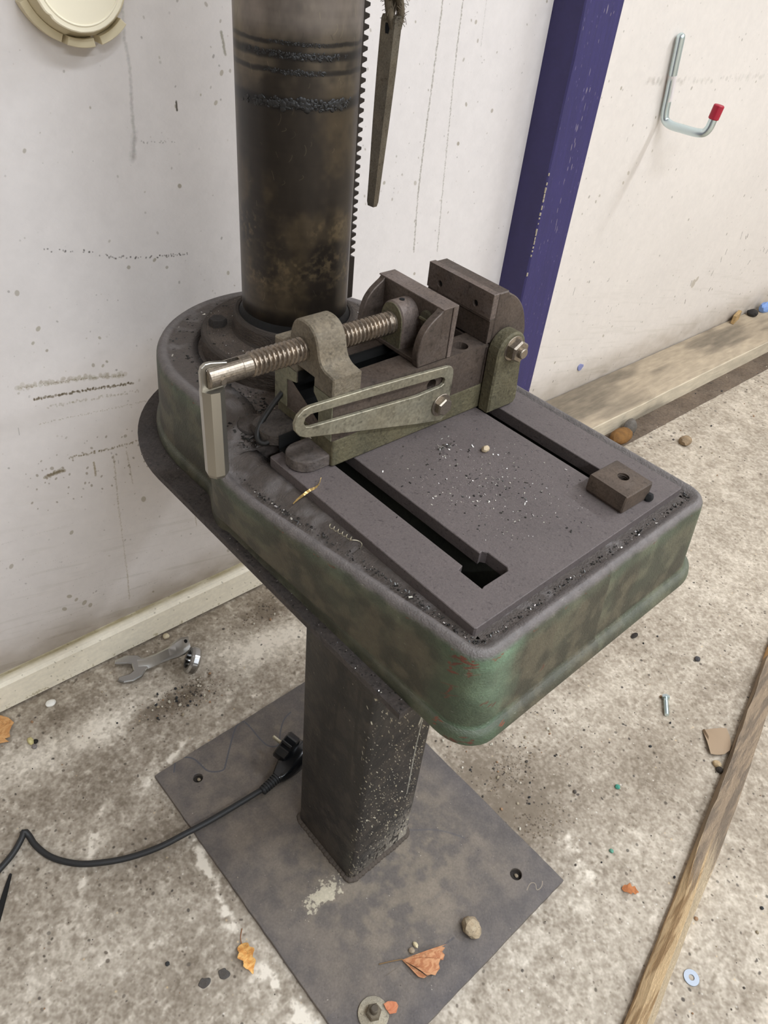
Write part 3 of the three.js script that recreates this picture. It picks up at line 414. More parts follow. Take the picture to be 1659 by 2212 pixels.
{
  const o = thing('pillar_drill', 'green cast-iron pillar drill base with slotted table and thick greasy column', 'drill', [0, T, 0]);
  const n = bodyOutline.length, N = bodyOutline.map((p, i) => { const a = bodyOutline[(i + n - 1) % n], b = bodyOutline[(i + 1) % n], dx = b[0] - a[0], dz = b[1] - a[1], l = Math.hypot(dx, dz); return [-dz / l, dx / l]; }); // outward? fixed below
  // make normals point outwards
  for (let i = 0; i < n; i++) { const p = bodyOutline[i]; const c = p[1] < -0.435 ? [0.15, -0.435] : [0.15, clamp(p[1], -0.435, -0.1)]; if ((p[0] - c[0]) * N[i][0] + (p[1] - c[1]) * N[i][1] < 0) { N[i][0] *= -1; N[i][1] *= -1; } }
  const flare = N.map(([a, b], i) => 0.019 * Math.max(a, 0) ** 2 + (0.0065 - (bodyOutline[i][1] > -0.37 ? leftOut(bodyOutline[i][1]) * sm(-0.372, -0.31, bodyOutline[i][1]) : 0)) * Math.max(-a, 0) ** 2 + 0.0145 * Math.max(b, 0) ** 2 + 0.017 * Math.max(-b, 0) ** 2);
  const rows = [];
  const row = (s, yf, d) => rows.push(bodyOutline.map((p, i) => { const k = s * flare[i] - d, C = crest(p[0], p[1]), g = groove(p[1]); return V3(p[0] + N[i][0] * k, yf(C, g), p[1] + N[i][1] * k); }));
  row(0.86, () => -0.106, 0); row(1.0, () => -0.103, 0); row(1.0, () => -0.099, 0); row(0.92, () => -0.094, 0); row(0.76, () => -0.0905, 0); row(0.52, () => -0.0885, 0); row(0.42, () => -0.086, 0);
  for (let k = 1; k <= 6; k++) { const t = k / 7; row(0.42 * (1 - t), (C) => mix(-0.086, C - 0.012, t), 0); }
  row(0, (C) => C - 0.012, 0); row(0, (C) => C - 0.006, 0.0007); row(0, (C) => C - 0.0022, 0.0028); row(0, (C) => C, 0.0055); row(0, (C) => C, 0.0078); row(0, (C, g) => C - 0.0018 * g, 0.0105); row(0, (C, g) => C - 0.0042 * g, 0.0132); row(0, (C, g) => mix(C - 0.0052 * g, Math.max(C - 0.0055 * g, -0.0105), 0.3), 0.0165); row(0, (C, g) => mix(C - 0.0055 * g, Math.max(C - 0.0055 * g, -0.0105), 0.6), 0.026); row(0, (C, g) => Math.max(C - 0.0055 * g, -0.0105), 0.035); row(0, (C, g) => Math.max(C - 0.0055 * g, -0.0105), 0.047); row(0, (C, g) => C - 0.06, 0.0475);
  const per = [0]; for (let i = 1; i <= n; i++) { const p = bodyOutline[i % n], q = bodyOutline[i - 1]; per.push(per[i - 1] + Math.hypot(p[0] - q[0], p[1] - q[1])); }
  const VV = [0]; const mid = 40; for (let r = 1; r < rows.length; r++) VV.push(VV[r - 1] + rows[r][5].distanceTo(rows[r - 1][5]));
  const Lp = per[n], Lv = 0.18;
  const sOf = (x, z) => { let b = 0, bd = 9; bodyOutline.forEach((p, i) => { const d = Math.hypot(p[0] - x, p[1] - z); if (d < bd) { bd = d; b = i; } }); return per[b]; };
  const sFL = sOf(-0.0145, 0.0185), sFR = sOf(0.3145, 0.0185), vCrest = VV[17], vWall0 = VV[6];
  const tex = paint(2048, 512, (x, y) => {
    const s = x / 2048 * Lp, v = (1 - y / 512) * Lv; const a = fbm(s * 16, v * 16, 4), b = fbm(s * 60 + 3, v * 60, 3), c = fbm(s * 240, v * 240, 2), e = fbm(s * 30 + 9, v * 14 + 2, 4);
    const dc = Math.min(Math.abs(s - sFL), Lp - Math.abs(s - sFL)), dl = s - sFL, dR = Math.abs(s - sFR);
    let green = mix3([72, 88, 66], [104, 126, 102], sm(0.3, 0.7, a)), dirt = mix3([64, 61, 48], [84, 78, 62], sm(0.35, 0.65, b));
    const w = sm(0.6, 0.36, e) * 0.14 + 0.68 * sm(0.062, 0.014, dc + 0.03 * (e - 0.5)) + 0.26 * sm(vCrest - 0.03, vCrest - 0.014, v) + 0.3 * sm(0.03, 0.0, dR) + (v < vWall0 ? 0.1 : 0) - (dl > 0.05 && dl < 0.5 ? 0.08 : 0) - 0.18 * sm(vWall0 + 0.03, vWall0, v) * (v > vWall0 ? 1 : 0);
    let col = mix3(dirt, green, clamp(w));
    col = mix3(col, [104, 97, 94], sm(vCrest - 0.0125, vCrest - 0.006, v + 0.005 * (b - 0.5)) * 0.95);                      // dust on the rim
    col = mix3(col, [72, 64, 58], 0.85 * sm(vCrest + 0.004, vCrest + 0.009, v) * sm(0.3, 0.55, b + 0.1));
    if (v < vWall0 - 0.004 && v > 0.012) col = mix3(col, [98, 98, 88], 0.5 * sm(vWall0 - 0.016, vWall0 - 0.004, v));
    const k = 1 + 0.14 * (b - 0.5) + 0.16 * (c - 0.5); return [col[0] * k, col[1] * k, col[2] * k];
  }, (g) => {
    const r = rng(15), S = (s) => s / Lp * 2048, Vv = (v) => (1 - v / Lv) * 512;
    const chip = (s, v, w, h, n = 7) => { g.globalAlpha = 0.9; g.fillStyle = ['#6e3a2b', '#7c4432', '#5d3327'][Math.floor(r() * 3)]; for (let i = 0; i < n; i++) { g.beginPath(); g.ellipse(S(s + (r() - 0.5) * w), Vv(v + (r() - 0.5) * h), S(w * 0.16 * (0.5 + r())), 512 / Lv * h * 0.22 * (0.5 + r()), r(), 0, 7); g.fill(); } };
    chip(sFL - 0.006, vCrest - 0.0135, 0.014, 0.004, 10); chip(sFL - 0.016, vCrest - 0.02, 0.006, 0.012); chip(sFL - 0.019, vCrest - 0.03, 0.007, 0.01); chip(sFL - 0.003, vCrest - 0.022, 0.005, 0.012); chip(sFL + 0.018, vCrest - 0.012, 0.012, 0.003, 5); chip(sFL - 0.016, vCrest - 0.055, 0.003, 0.02, 6); chip(sFL + 0.012, vCrest - 0.06, 0.005, 0.006, 4); chip(sFL + 0.02, vCrest - 0.067, 0.006, 0.006, 4); chip(sFL + 0.03, 0.013, 0.006, 0.006, 4); chip(sFL + 0.004, 0.01, 0.006, 0.006, 4); chip(sFL - 0.018, 0.013, 0.006, 0.01, 5); chip(sFL + 0.085, vWall0 + 0.016, 0.004, 0.007, 4); chip(sFL - 0.005, 0.004, 0.014, 0.004, 5);
    for (let i = 0; i < 50; i++) { const s = r() * Lp; chip(s, vCrest - 0.011, 0.006, 0.0016, 2); }
    for (let i = 0; i < 500; i++) { g.globalAlpha = 0.5; g.fillStyle = r() < 0.5 ? '#8f8a80' : '#2b2822'; g.beginPath(); g.ellipse(r() * 2048, r() * 512, 0.8 + r(), 0.6 + r(), 0, 0, 7); g.fill(); } g.globalAlpha = 1;
  });
  const g = loft(rows, { caps: false, crease: 0, uvs: (q, i) => [per[i] / Lp, VV[q] / Lv] });
  const tbump = fineBump.clone(); tbump.repeat.set(20, 2.2); tbump.needsUpdate = true;
  const casting = mesh('base_casting', g, std({ map: tex, roughness: 0.62, metalness: 0.05, side: THREE.DoubleSide, bumpMap: tbump, bumpScale: 0.0006 }), o);
  mesh('underside', extY([[0.0, -0.24], [0.3, -0.24], [0.3, 0.0], [0.0, 0.0]].reverse(), -0.09, -0.07, 0.001), M.black, casting);
  // rear pad behind the table
  const pad = []; bodyOutline.forEach((p, i) => { if (p[1] < -0.318) { const d = mix(0.034, 0.0135, sm(-0.318, -0.375, p[1])); pad.push([p[0] - N[i][0] * d, p[1] - N[i][1] * d]); } });
  { const c = [[0.272, -0.292], [0.028, -0.292]]; const a = pad[0][0] > 0.15 ? [...pad, c[1], c[0]] : [...pad, c[0], c[1]]; mesh('rear_pad', extY(a, -0.06, 0.0002, 0.004), M.dust, casting); }
  for (const x of [0.0185, 0.28]) mesh('mounting_boss', chamferCyl(0.0185, V3(x, -0.004, -0.322), V3(x, 0.0035, -0.322), 0.0012), M.dust, casting);
  // machined table with two T-slots
  const slot = (a, b, w) => { const zf = -0.055, e = 0.0065; return [[a, -0.262], [a, zf], [a - e, zf + 0.002], [a - e, -0.0285 + 0.002], [a - e + 0.003, -0.0275], [b + e - 0.003, -0.0275], [b + e, -0.031], [b + e, zf + 0.002], [b + e - 0.003, zf - 0.002], [b, zf - 0.0015], [b, -0.262]]; };
  const rec = [[0.0015, 0], [0, -0.0015], [0, -0.2705], [0.0015, -0.272], [0.2992, -0.272], [0.3007, -0.2705], [0.3007, -0.0015], [0.2992, 0]];
  mesh('slotted_table', extY(rec, -0.0135, 0, 0.0006, [slot(0.0429, 0.0658), slot(0.2353, 0.2561)]), M.slab, o);
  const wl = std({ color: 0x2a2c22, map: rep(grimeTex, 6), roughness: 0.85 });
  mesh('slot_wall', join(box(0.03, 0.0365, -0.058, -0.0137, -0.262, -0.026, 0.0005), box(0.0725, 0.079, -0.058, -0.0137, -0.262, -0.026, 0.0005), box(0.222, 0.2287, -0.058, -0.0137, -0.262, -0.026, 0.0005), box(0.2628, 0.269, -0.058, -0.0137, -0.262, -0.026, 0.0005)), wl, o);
  // column
  const colTex = paint(1024, 1400, (x, y) => {
    const u = x / 1024, h = (1 - y / 1400) * 0.42; const a = fbm(u * 10, h * 26, 4), b = fbm(u * 60, h * 90, 3), c = fbm(u * 24 + 4, h * 60 + 4, 4), ring = fbm(u * 3, h * 220, 2);
    let col = mix3([44, 38, 32], [70, 60, 46], sm(0.4, 0.65, a)); const k = 1 + 0.2 * (b - 0.5) + 0.14 * (ring - 0.5);
    col = mix3(col, [112, 101, 84], 0.55 * sm(0.26, 0.3, h) * sm(0.3, 0.6, a + 0.25 * (c - 0.5) + 0.1));                                // rubbed bright upper part
    col = mix3(col, [128, 120, 116], 0.6 * sm(0.315, 0.335, h));
    const patch = (hc, hw, s) => { const d = (h - hc) / hw; return s * Math.exp(-d * d); };
    col = mix3(col, [98, 84, 62], 0.8 * clamp((patch(0.155, 0.014, 1.1) + patch(0.115, 0.026, 1.2)) * sm(0.4, 0.7, 0.35 * c + 0.65 * fbm(u * 90 + 3, h * 260, 4)) * sm(0.3, 0.7, fbm(u * 12 + 2, h * 50 + 2, 4)) * 1.2));
    for (const [hc, hw, s] of [[0.3175, 0.0017, 0.75], [0.3085, 0.0035, 0.85], [0.296, 0.0022, 0.75], [0.2705, 0.0052, 0.95]]) { const d = (h - hc - 0.0022 * (fbm(u * 40, h * 60 + hc * 90, 3) - 0.5)) / hw; col = mix3(col, [24, 22, 21], s * Math.exp(-d * d * d * d) * sm(0.2, 0.5, fbm(u * 18 + hc * 60, h * 120, 3) + 0.14)); }
    return [col[0] * k, col[1] * k, col[2] * k];
  }, (g) => { const r = rng(44); for (let i = 0; i < 240; i++) { g.globalAlpha = 0.3; g.strokeStyle = ['#a59777', '#1c1916', '#8d8068'][i % 3]; g.lineWidth = 0.8 + r(); const x = r() * 1024, y = r() * 1400, l = 6 + r() * 30; g.beginPath(); g.moveTo(x, y); g.quadraticCurveTo(x + r() * 10, y + l / 2, x + (r() - 0.5) * 20, y + l); g.stroke(); } g.globalAlpha = 1; });
  const cp = []; for (let i = 0; i <= 24; i++) cp.push(new THREE.Vector2(0.0588, 0.028 + i / 24 * 1.05)); cp.unshift(new THREE.Vector2(0.0, 0.028)); cp.push(new THREE.Vector2(0.0, 1.078));
  const cg = new THREE.LatheGeometry(cp, 72); { const p = cg.attributes.position, u = cg.attributes.uv; for (let i = 0; i < p.count; i++) u.setY(i, p.getY(i) / 0.42); }
  cg.rotateY(2.5); cg.translate(0.15, 0, -0.435);
  mesh('column', cg, std({ map: colTex, roughness: 0.34, metalness: 0.45 }), o);
  // grease rolled up in ridges round the column
  { const gs = [], r = rng(91); for (const [h, a0, a1, th, q] of [[0.2705, 2.4, 4.9, 0.0032, 420], [0.3085, 2.6, 4.8, 0.002, 260], [0.296, 3.4, 4.7, 0.0017, 170], [0.3175, 3.0, 4.6, 0.0012, 120]]) for (let i = 0; i < q; i++) { const t = -2.2 + (r() + r() - 1) * (a1 - a0) * 0.42, s = th * (0.25 + 0.5 * r() * r()); const e = new THREE.SphereGeometry(1, 6, 5); e.scale(s * 0.45, s * (0.4 + 1.2 * r()), s * (0.7 + 1.2 * r())); e.rotateX((r() - 0.5) * 2.4); e.translate(0.0588, 0, 0); e.rotateY(t); e.translate(0.15, h + (r() + r() - 1) * th * 1.5, -0.435); gs.push(e); }
    mesh('grease_ridge', join(gs), std({ color: 0x161514, roughness: 0.5 }), o).userData = { kind: 'stuff' }; }
  // toothed rack
  { const pitch = 0.0091, y0 = 0.0463, y1 = 0.0963, pr = [[0.055, y0], [0.0745, y0], [0.0745, y1 - 0.001]]; let y = y1; for (let i = 0; y < 1.0; i++, y += pitch) pr.push([0.0685, y + 0.001], [0.0685, y + 0.0034], [0.0735, y + 0.0052], [0.0745, y + 0.0056], [0.0745, y + 0.0082], [0.0735, y + 0.0086]); pr.push([0.0685, y], [0.055, y]);
    const rk = boxUV(ext(shape(pr), 0.016, 0.0004).translate(0, 0, -0.008)); rk.translate(0.15 + 0.0045, 0, -0.435); mesh('rack', rk, std({ color: 0x2c2622, map: rep(grimeTex, 8), roughness: 0.5, metalness: 0.4 }), o); }
  // flange with collar and bolts
  const lathe = (pts, nn = 64) => toCreasedNormals(new THREE.LatheGeometry(pts.map((p) => new THREE.Vector2(p[0], p[1])), nn), 0.5);
  const fl = mesh('flange', join(lathe([[0, -0.002], [0.1065, -0.002], [0.1065, 0.0205], [0.1045, 0.0235], [0.1, 0.0245], [0.072, 0.0265], [0.0695, 0.029], [0.0692, 0.044], [0.067, 0.047], [0.0635, 0.047], [0.061, 0.043], [0.0585, 0.042]]).translate(0.15, 0, -0.435)), std({ color: 0x4f463e, map: rep(grimeTex, 5), roughness: 0.8, bumpMap: rep(lumpBump, 7), bumpScale: 0.0016 }), o);
  mesh('grime_ring', lathe([[0.058, 0.04], [0.0635, 0.0435], [0.062, 0.0475], [0.0596, 0.052], [0.0585, 0.055]]).translate(0.15, 0, -0.435), std({ color: 0x1a1714, roughness: 0.45, bumpMap: rep(lumpBump, 20), bumpScale: 0.002 }), fl);
  for (const a of [3.75, 2.2, 0.65, 5.4]) { const x = 0.15 + 0.087 * Math.cos(a), z = -0.435 + 0.087 * Math.sin(a); mesh('flange_bolt', join(hex(0.0105, V3(x, 0.023, z), V3(x, 0.0335, z), 0.002)), M.darkDust, fl); }
}
// ------------------------------------------------------------------ tilting drill vise on the table
{
  const o = thing('drill_vise', 'old green-brown tilting drill vise with open jaws and hanging bar handle', 'vise', [0.1212, T, -0.2208], -0.0295);
  const base = mesh('vise_base', join(box(-0.084, 0.118, 0.0003, 0.031, -0.092, 0.0, 0.0025)), M.viseGreen, o);
  // slotted feet
  const foot = (z0, z1, s) => { const zc = (z0 + z1) / 2, hw = (z1 - z0) / 2, p = [[-0.06, z1], ...circlePts(-0.1, zc, hw, 14, Math.PI / 2, Math.PI * 1.5).map(([a, b]) => [a, b]), [-0.06, z0]]; return extY(p, 0.0003, 0.013, 0.0012); };
  mesh('foot', foot(-0.04, -0.004), M.dust, base); mesh('foot', extY([[-0.06, -0.052], [-0.108, -0.052], [-0.115, -0.058], [-0.118, -0.068], [-0.118, -0.086], [-0.11, -0.092], [-0.06, -0.092]].reverse(), 0.0003, 0.0185, 0.004), M.darkDust, base); mesh('foot_shade_face', extX([[-0.0512, 0.0006], [-0.0512, 0.0165], [-0.052, 0.0165], [-0.052, 0.0006]], -0.109, -0.0835, 0), M.black, base); mesh('slot_shade', extY([[-0.084, -0.06], [-0.108, -0.052], [-0.108, -0.04], [-0.084, -0.04]], -0.004, 0.0009, 0), M.black, base);  // the two black pieces paint the shade in the recess between the feet
  // body with a dovetail channel
  const U = [[0, 0.031], [0, 0.078], [-0.029, 0.078], [-0.029, 0.07], [-0.021, 0.062], [-0.021, 0.0312], [-0.071, 0.0312], [-0.071, 0.0625], [-0.0555, 0.066], [-0.0555, 0.078], [-0.092, 0.078], [-0.092, 0.031]];
  const ev = new Evaluator(); ev.attributes = ['position', 'normal', 'uv'];
  const b1 = new Brush(extX(U, -0.086, 0.112, 0.0006)); const b2 = new Brush(cyl(0.0062, 0.0062, V3(0.0368, 0.0533, -0.018), V3(0.0368, 0.0533, 0.01), 20)); const b3 = new Brush(cyl(0.008, 0.008, V3(0.0835, 0.06, -0.0115), V3(0.0835, 0.1, -0.0115), 20));
  b1.updateMatrixWorld(); b2.updateMatrixWorld(); b3.updateMatrixWorld();
  const cut = ev.evaluate(ev.evaluate(b1, b2, SUBTRACTION), b3, SUBTRACTION).geometry;
  mesh('vise_body', boxUV(toCreasedNormals(clean(cut), 0.4)), M.viseBrown, o);
  mesh('channel_shade', extX([[-0.0205, 0.0625], [-0.0212, 0.0625], [-0.0212, 0.0318], [-0.0708, 0.0318], [-0.0708, 0.0625], [-0.0558, 0.066], [-0.0558, 0.077], [-0.0552, 0.077], [-0.0552, 0.0656], [-0.07, 0.0618], [-0.07, 0.0326], [-0.022, 0.0326], [-0.022, 0.0625], [-0.0293, 0.0702], [-0.0293, 0.077], [-0.0288, 0.077], [-0.0288, 0.0702]], -0.0852, 0.111, 0), std({ color: 0x100f0d, roughness: 0.7 }), o);  // thin near-black plates added to paint the shade inside the channel
  // bridge that holds the screw nut
  const nb = [[0, 0.076], [0, 0.0965], ...spl([[-0.006, 0.0972], [-0.014, 0.0985], [-0.0195, 0.102], [-0.0225, 0.108], [-0.0255, 0.119], [-0.03, 0.1265], [-0.037, 0.1312], [-0.046, 0.1326], [-0.055, 0.131], [-0.061, 0.1265], [-0.065, 0.119], [-0.0675, 0.108], [-0.0705, 0.1025], [-0.075, 0.1]], 44), [-0.092, 0.0985], [-0.092, 0.076], [-0.0555, 0.076], [-0.0555, 0.0845], [-0.029, 0.0845], [-0.029, 0.076]];
  mesh('nut_bridge', extX(nb, -0.0868, -0.0545, 0.0014), M.viseGray, o);
  const efm = std({ color: 0x7d7d68, map: rep(grimeTex, 6), roughness: 0.7 }); mesh('body_end_face', (extX([[-0.0004, 0.0315], [-0.0004, 0.0765], [-0.0285, 0.0765], [-0.0285, 0.0705], [-0.0205, 0.0625], [-0.0205, 0.0315]], -0.0868, -0.0855, 0.0002)), efm, o); mesh('body_end_face', (extX([[-0.0716, 0.0315], [-0.0716, 0.062], [-0.056, 0.0655], [-0.056, 0.0765], [-0.0916, 0.0765], [-0.0916, 0.0315]], -0.0868, -0.0855, 0.0002)), efm, o);
  // fixed jaw
  const fj = [[0.1155, 0.0755], [0.1155, 0.1312], [0.1295, 0.1312], ...spl([[0.131, 0.1285], [0.14, 0.124], [0.149, 0.117], [0.1575, 0.107], [0.1635, 0.0955], [0.1675, 0.084], [0.1688, 0.0755], [0.167, 0.066], [0.162, 0.055]]), [0.156, 0.04], [0.152, 0.031], [0.108, 0.031], [0.108, 0.0755]];
  mesh('fixed_jaw', extZ(fj, -0.092, 0.0, 0.0012), M.viseBrown, o);
  const jpPts = [[0.107, 0.1055], [0.107, 0.1316], [0.1148, 0.1316], [0.1148, 0.1055]];
  const jp1 = new Brush(extZ(jpPts, -0.0935, 0.0005, 0.0005)); jp1.updateMatrixWorld();
  let jg = jp1; for (const z of [-0.0745, -0.022]) { const h = new Brush(cyl(0.0036, 0.0036, V3(0.1, 0.1143, z), V3(0.112, 0.1143, z), 16)); h.updateMatrixWorld(); jg = ev.evaluate(jg, h, SUBTRACTION); }
  const jaw1 = mesh('jaw_plate', boxUV(toCreasedNormals(clean(jg.geometry), 0.4)), M.viseTop, o);
  for (const z of [-0.0745, -0.022]) mesh('screw_head', chamferCyl(0.0034, V3(0.1125, 0.1143, z), V3(0.1095, 0.1143, z), 0.0005, 16), M.black, jaw1);
  mesh('jaw_ledge', extZ([[0.1088, 0.0785], [0.1088, 0.1015], [0.1075, 0.1035], [0.1085, 0.1052], [0.1148, 0.1052], [0.1148, 0.0785]], -0.092, 0.0, 0.0004), M.viseBrown, o);
  // movable jaw: back web, two cheeks, screw boss
  const mj = mesh('movable_jaw', join(extZ([[0.039, 0.0785], [0.039, 0.1318], [0.0518, 0.1318], [0.0518, 0.0785]], -0.092, 0, 0.0008),
    ...[[-0.0085, 0], [-0.092, -0.0845]].map(([a, b]) => extZ([...spl([[0.0145, 0.0785], [0.0125, 0.09], [0.0135, 0.1005], [0.0175, 0.1125], [0.024, 0.1205], [0.0325, 0.1265], [0.0365, 0.129], [0.039, 0.1318]]), [0.041, 0.1318], [0.041, 0.0785]], a, b, 0.0008)),
    box(0.016, 0.056, 0.0785, 0.083, -0.09, -0.002, 0.0008)), M.viseBrown, o);
  mesh('jaw_top', box(0.0385, 0.0588, 0.1312, 0.1326, -0.0935, 0.0004, 0.0004, 1), M.viseTop, mj);
  mesh('jaw_plate', extZ([[0.0526, 0.0785], [0.0526, 0.1318], [0.0592, 0.1318], [0.0575, 0.0785]], -0.0935, 0.0004, 0.0005), M.viseTop, mj);
  const bs = [[-0.0305, 0.0785], ...spl([[-0.0305, 0.106], [-0.0318, 0.114], [-0.0355, 0.121], [-0.041, 0.125], [-0.047, 0.1262], [-0.053, 0.125], [-0.0585, 0.121], [-0.062, 0.114], [-0.0632, 0.106]], 30), [-0.0632, 0.0785]];
  mesh('screw_boss', extX(bs, 0.018, 0.041, 0.0016), M.viseTop, mj);
  mesh('boss_face', extX(bs.map(([z, y]) => [-0.047 + (z + 0.047) * 0.94, 0.0795 + (y - 0.0785) * 0.95]), 0.0172, 0.0186, 0.0003), M.viseGreen, mj);
  mesh('oil_hole', cyl(0.0026, 0.0026, V3(0.0285, 0.124, -0.0465), V3(0.0285, 0.1268, -0.0465), 14), M.hole, mj);
  mesh('jaw_screw', join(chamferCyl(0.009, V3(0.04, 0.1145, -0.0195), V3(0.0362, 0.1145, -0.0195), 0.0012, 24), box(0.0345, 0.0372, 0.1132, 0.1158, -0.0275, -0.0115, 0.0004, 1)), M.viseGreen, mj);
  // screw with trapezoid thread
  const pitch = 0.0047, xa = -0.1455, xb = 0.0185, rings = [], S = 34; for (let i = 0; i <= Math.round((xb - xa) / pitch * 10); i++) { const x = xa + i * pitch / 10; rings.push(Array.from({ length: S }, (_, k) => { const th = k / S * Math.PI * 2; let t = ((x / pitch + th / (Math.PI * 2)) % 1 + 1) % 1; const f = t < 0.28 ? 1 : t < 0.5 ? 1 - (t - 0.28) / 0.22 : t < 0.78 ? 0 : (t - 0.78) / 0.22; const end = sm(0, 0.004, x - xa) * sm(0, 0.003, xb - x), r = mix(0.0088, 0.0112, f * end); return V3(x, 0.1055 + r * Math.cos(th), -0.0465 + r * Math.sin(th)); })); }
  const screw = mesh('lead_screw', loft(rings, { crease: 0.9 }), M.threadSteel, o);
  mesh('journal', chamferCyl(0.0105, V3(0.008, 0.1055, -0.0465), V3(0.019, 0.1055, -0.0465), 0.0008), M.threadSteel, screw);
  // slotted screw end: two half cylinders
  const half = (s) => { const pr = circlePts(0, 0, 0.0098, 14, Math.asin(0.0024 / 0.0098), Math.PI - Math.asin(0.0024 / 0.0098)).map(([a, b]) => [-0.0465 + s * b, 0.1055 + a]); return extX(s > 0 ? pr : pr.reverse(), -0.185, -0.151, 0.0012); };
  mesh('screw_end', join(half(1), half(-1), chamferCyl(0.0098, V3(-0.1525, 0.1055, -0.0465), V3(-0.142, 0.1055, -0.0465), 0.0007)), M.wornSteel, screw);
  mesh('pin', cyl(0.0026, 0.0026, V3(-0.1735, 0.1035, -0.057), V3(-0.1735, 0.1035, -0.0358), 14), M.wornSteel, screw);
  // hanging handle
  const hr = 0.0107, hx = -0.1795, hz = -0.0465, hs = Array.from({ length: 8 }, (_, k) => { const a = (k + 0.5) / 8 * Math.PI * 2 + 0.2; return [hr * Math.cos(a), hr * Math.sin(a)]; });
  const hrings = [[0.003, 0.62], [0.0045, 0.86], [0.008, 1], [0.092, 1], [0.0945, 0.97]].map(([y, k]) => hs.map(([a, b]) => V3(hx + a * k, y, hz + b * k)));
  const handle = mesh('handle', loft(hrings, { crease: 0.3 }), M.steel, o);
  mesh('handle_tongue', join(extZ([[-0.19, 0.09], [-0.19, 0.112], [-0.1885, 0.1165], [-0.185, 0.119], [-0.18, 0.119], [-0.165, 0.1155], [-0.162, 0.112], [-0.162, 0.099], [-0.17, 0.09]], hz - 0.002, hz + 0.002, 0.0005)), M.steel, handle);
  // tilt link with slot
  const Lk = [[-0.1145, 0.0815], [-0.05, 0.0785], [0.009, 0.0745], [0.052, 0.0712], [0.0575, 0.0695], [0.0608, 0.0655], [0.0618, 0.06], [0.0618, 0.0205], [0.059, 0.0125], [0.0545, 0.0085], [0.05, 0.0085], [0.0184, 0.0155], [-0.04, 0.0305], [-0.0905, 0.0435], [-0.118, 0.0505], [-0.125, 0.0545], [-0.1295, 0.061], [-0.1305, 0.0685], [-0.1275, 0.0755], [-0.1215, 0.0802]];
  const ls = [[-0.1135, 0.0735], [0.011, 0.0642], [0.0445, 0.0615], [0.049, 0.0595], [0.051, 0.056], [0.05, 0.0525], [0.0465, 0.0505], [0.0131, 0.0495], [-0.1135, 0.0602], [-0.1185, 0.0618], [-0.1208, 0.0665], [-0.119, 0.0712]];
  mesh('tilt_link', extZ(Lk, 0.0006, 0.0046, 0.0005, [ls.reverse()]), M.link, o);
  mesh('link_bolt', join(chamferCyl(0.0125, V3(0.0495, 0.0285, 0.0044), V3(0.0495, 0.0285, 0.0062), 0.0004), hex(0.0098, V3(0.0495, 0.0285, 0.006), V3(0.0495, 0.0285, 0.0125))), M.wornSteel, o);
  // hinge ears with pivot nut
  const ear = [[0.1135, 0.0015], [0.1535, 0.0015], [0.1575, 0.0075], [0.156, 0.022], [0.1525, 0.051], [0.1525, 0.068], ...circlePts(0.1325, 0.0715, 0.0205, 14, 0.05, Math.PI - 0.1), [0.1118, 0.0708], [0.1128, 0.02]];
  mesh('hinge_ear', extZ(ear, 0.0005, 0.0165, 0.0018), M.viseGreen, base); mesh('hinge_ear', extZ(ear, -0.1085, -0.0925, 0.0018), M.viseGreen, base);
  mesh('pivot_nut', join(hex(0.0122, V3(0.1335, 0.0745, 0.0165), V3(0.1335, 0.0745, 0.0275), 0.0022), chamferCyl(0.0135, V3(0.1335, 0.0745, 0.0162), V3(0.1335, 0.0745, 0.0172), 0.0003)), M.wornSteel, o);
  mesh('pivot_stud', chamferCyl(0.0058, V3(0.1335, 0.0745, 0.02), V3(0.1335, 0.0745, 0.0318), 0.0009, 20), M.wornSteel, o);
  mesh('wire_hook', tube([V3(-0.086, 0.0425, -0.08), V3(-0.093, 0.036, -0.08), V3(-0.106, 0.023, -0.0795), V3(-0.116, 0.0145, -0.076), V3(-0.1205, 0.0085, -0.072), V3(-0.1215, 0.0055, -0.067), V3(-0.118, 0.0045, -0.0625), V3(-0.1135, 0.0065, -0.061)], 0.0027, 60, 8), std({ color: 0x15130f, roughness: 0.6 }), o);
}
// ------------------------------------------------------------------ small things on the table
{
  const o = thing('nut_block', 'square steel T-slot nut block with a threaded hole sitting on the table', 'nut', [0.2345, T, -0.0335], -0.03);
  const b = new Brush(boxUV(extZ([[-0.0215, 0.0035], [-0.0195, 0.0], [0.0195, 0.0], [0.0215, 0.0035], [0.0215, 0.0165], [0.0205, 0.02], [-0.0205, 0.02], [-0.0215, 0.0165]], -0.0215, 0.0215, 0.0012))), h = new Brush(cyl(0.0058, 0.0058, V3(0.0035, 0.004, -0.0005), V3(0.0035, 0.03, -0.0005), 24)); b.updateMatrixWorld(); h.updateMatrixWorld();
  const ev = new Evaluator(); ev.attributes = ['position', 'normal', 'uv'];
  mesh('block', boxUV(toCreasedNormals(clean(ev.evaluate(b, h, SUBTRACTION).geometry), 0.4)), std({ color: 0x61564d, map: rep(grimeTex, 9), roughness: 0.55, metalness: 0.3 }), o);
  const th = []; for (let i = 0; i < 6; i++) { const t = new THREE.TorusGeometry(0.0056, 0.0006, 6, 24); t.rotateX(Math.PI / 2); t.translate(0.0035, 0.0075 + i * 0.002, -0.0005); th.push(t); } mesh('thread', join(th), M.viseBrown, o);
  tag(mesh('black_crumb', pebbleGeo(0.0048, 5, 1, 1, 1, 0.7, 1).translate(0.255, T, -0.0105), M.black), 'small black crumb against the front of the T-slot nut block', 'crumb');
}
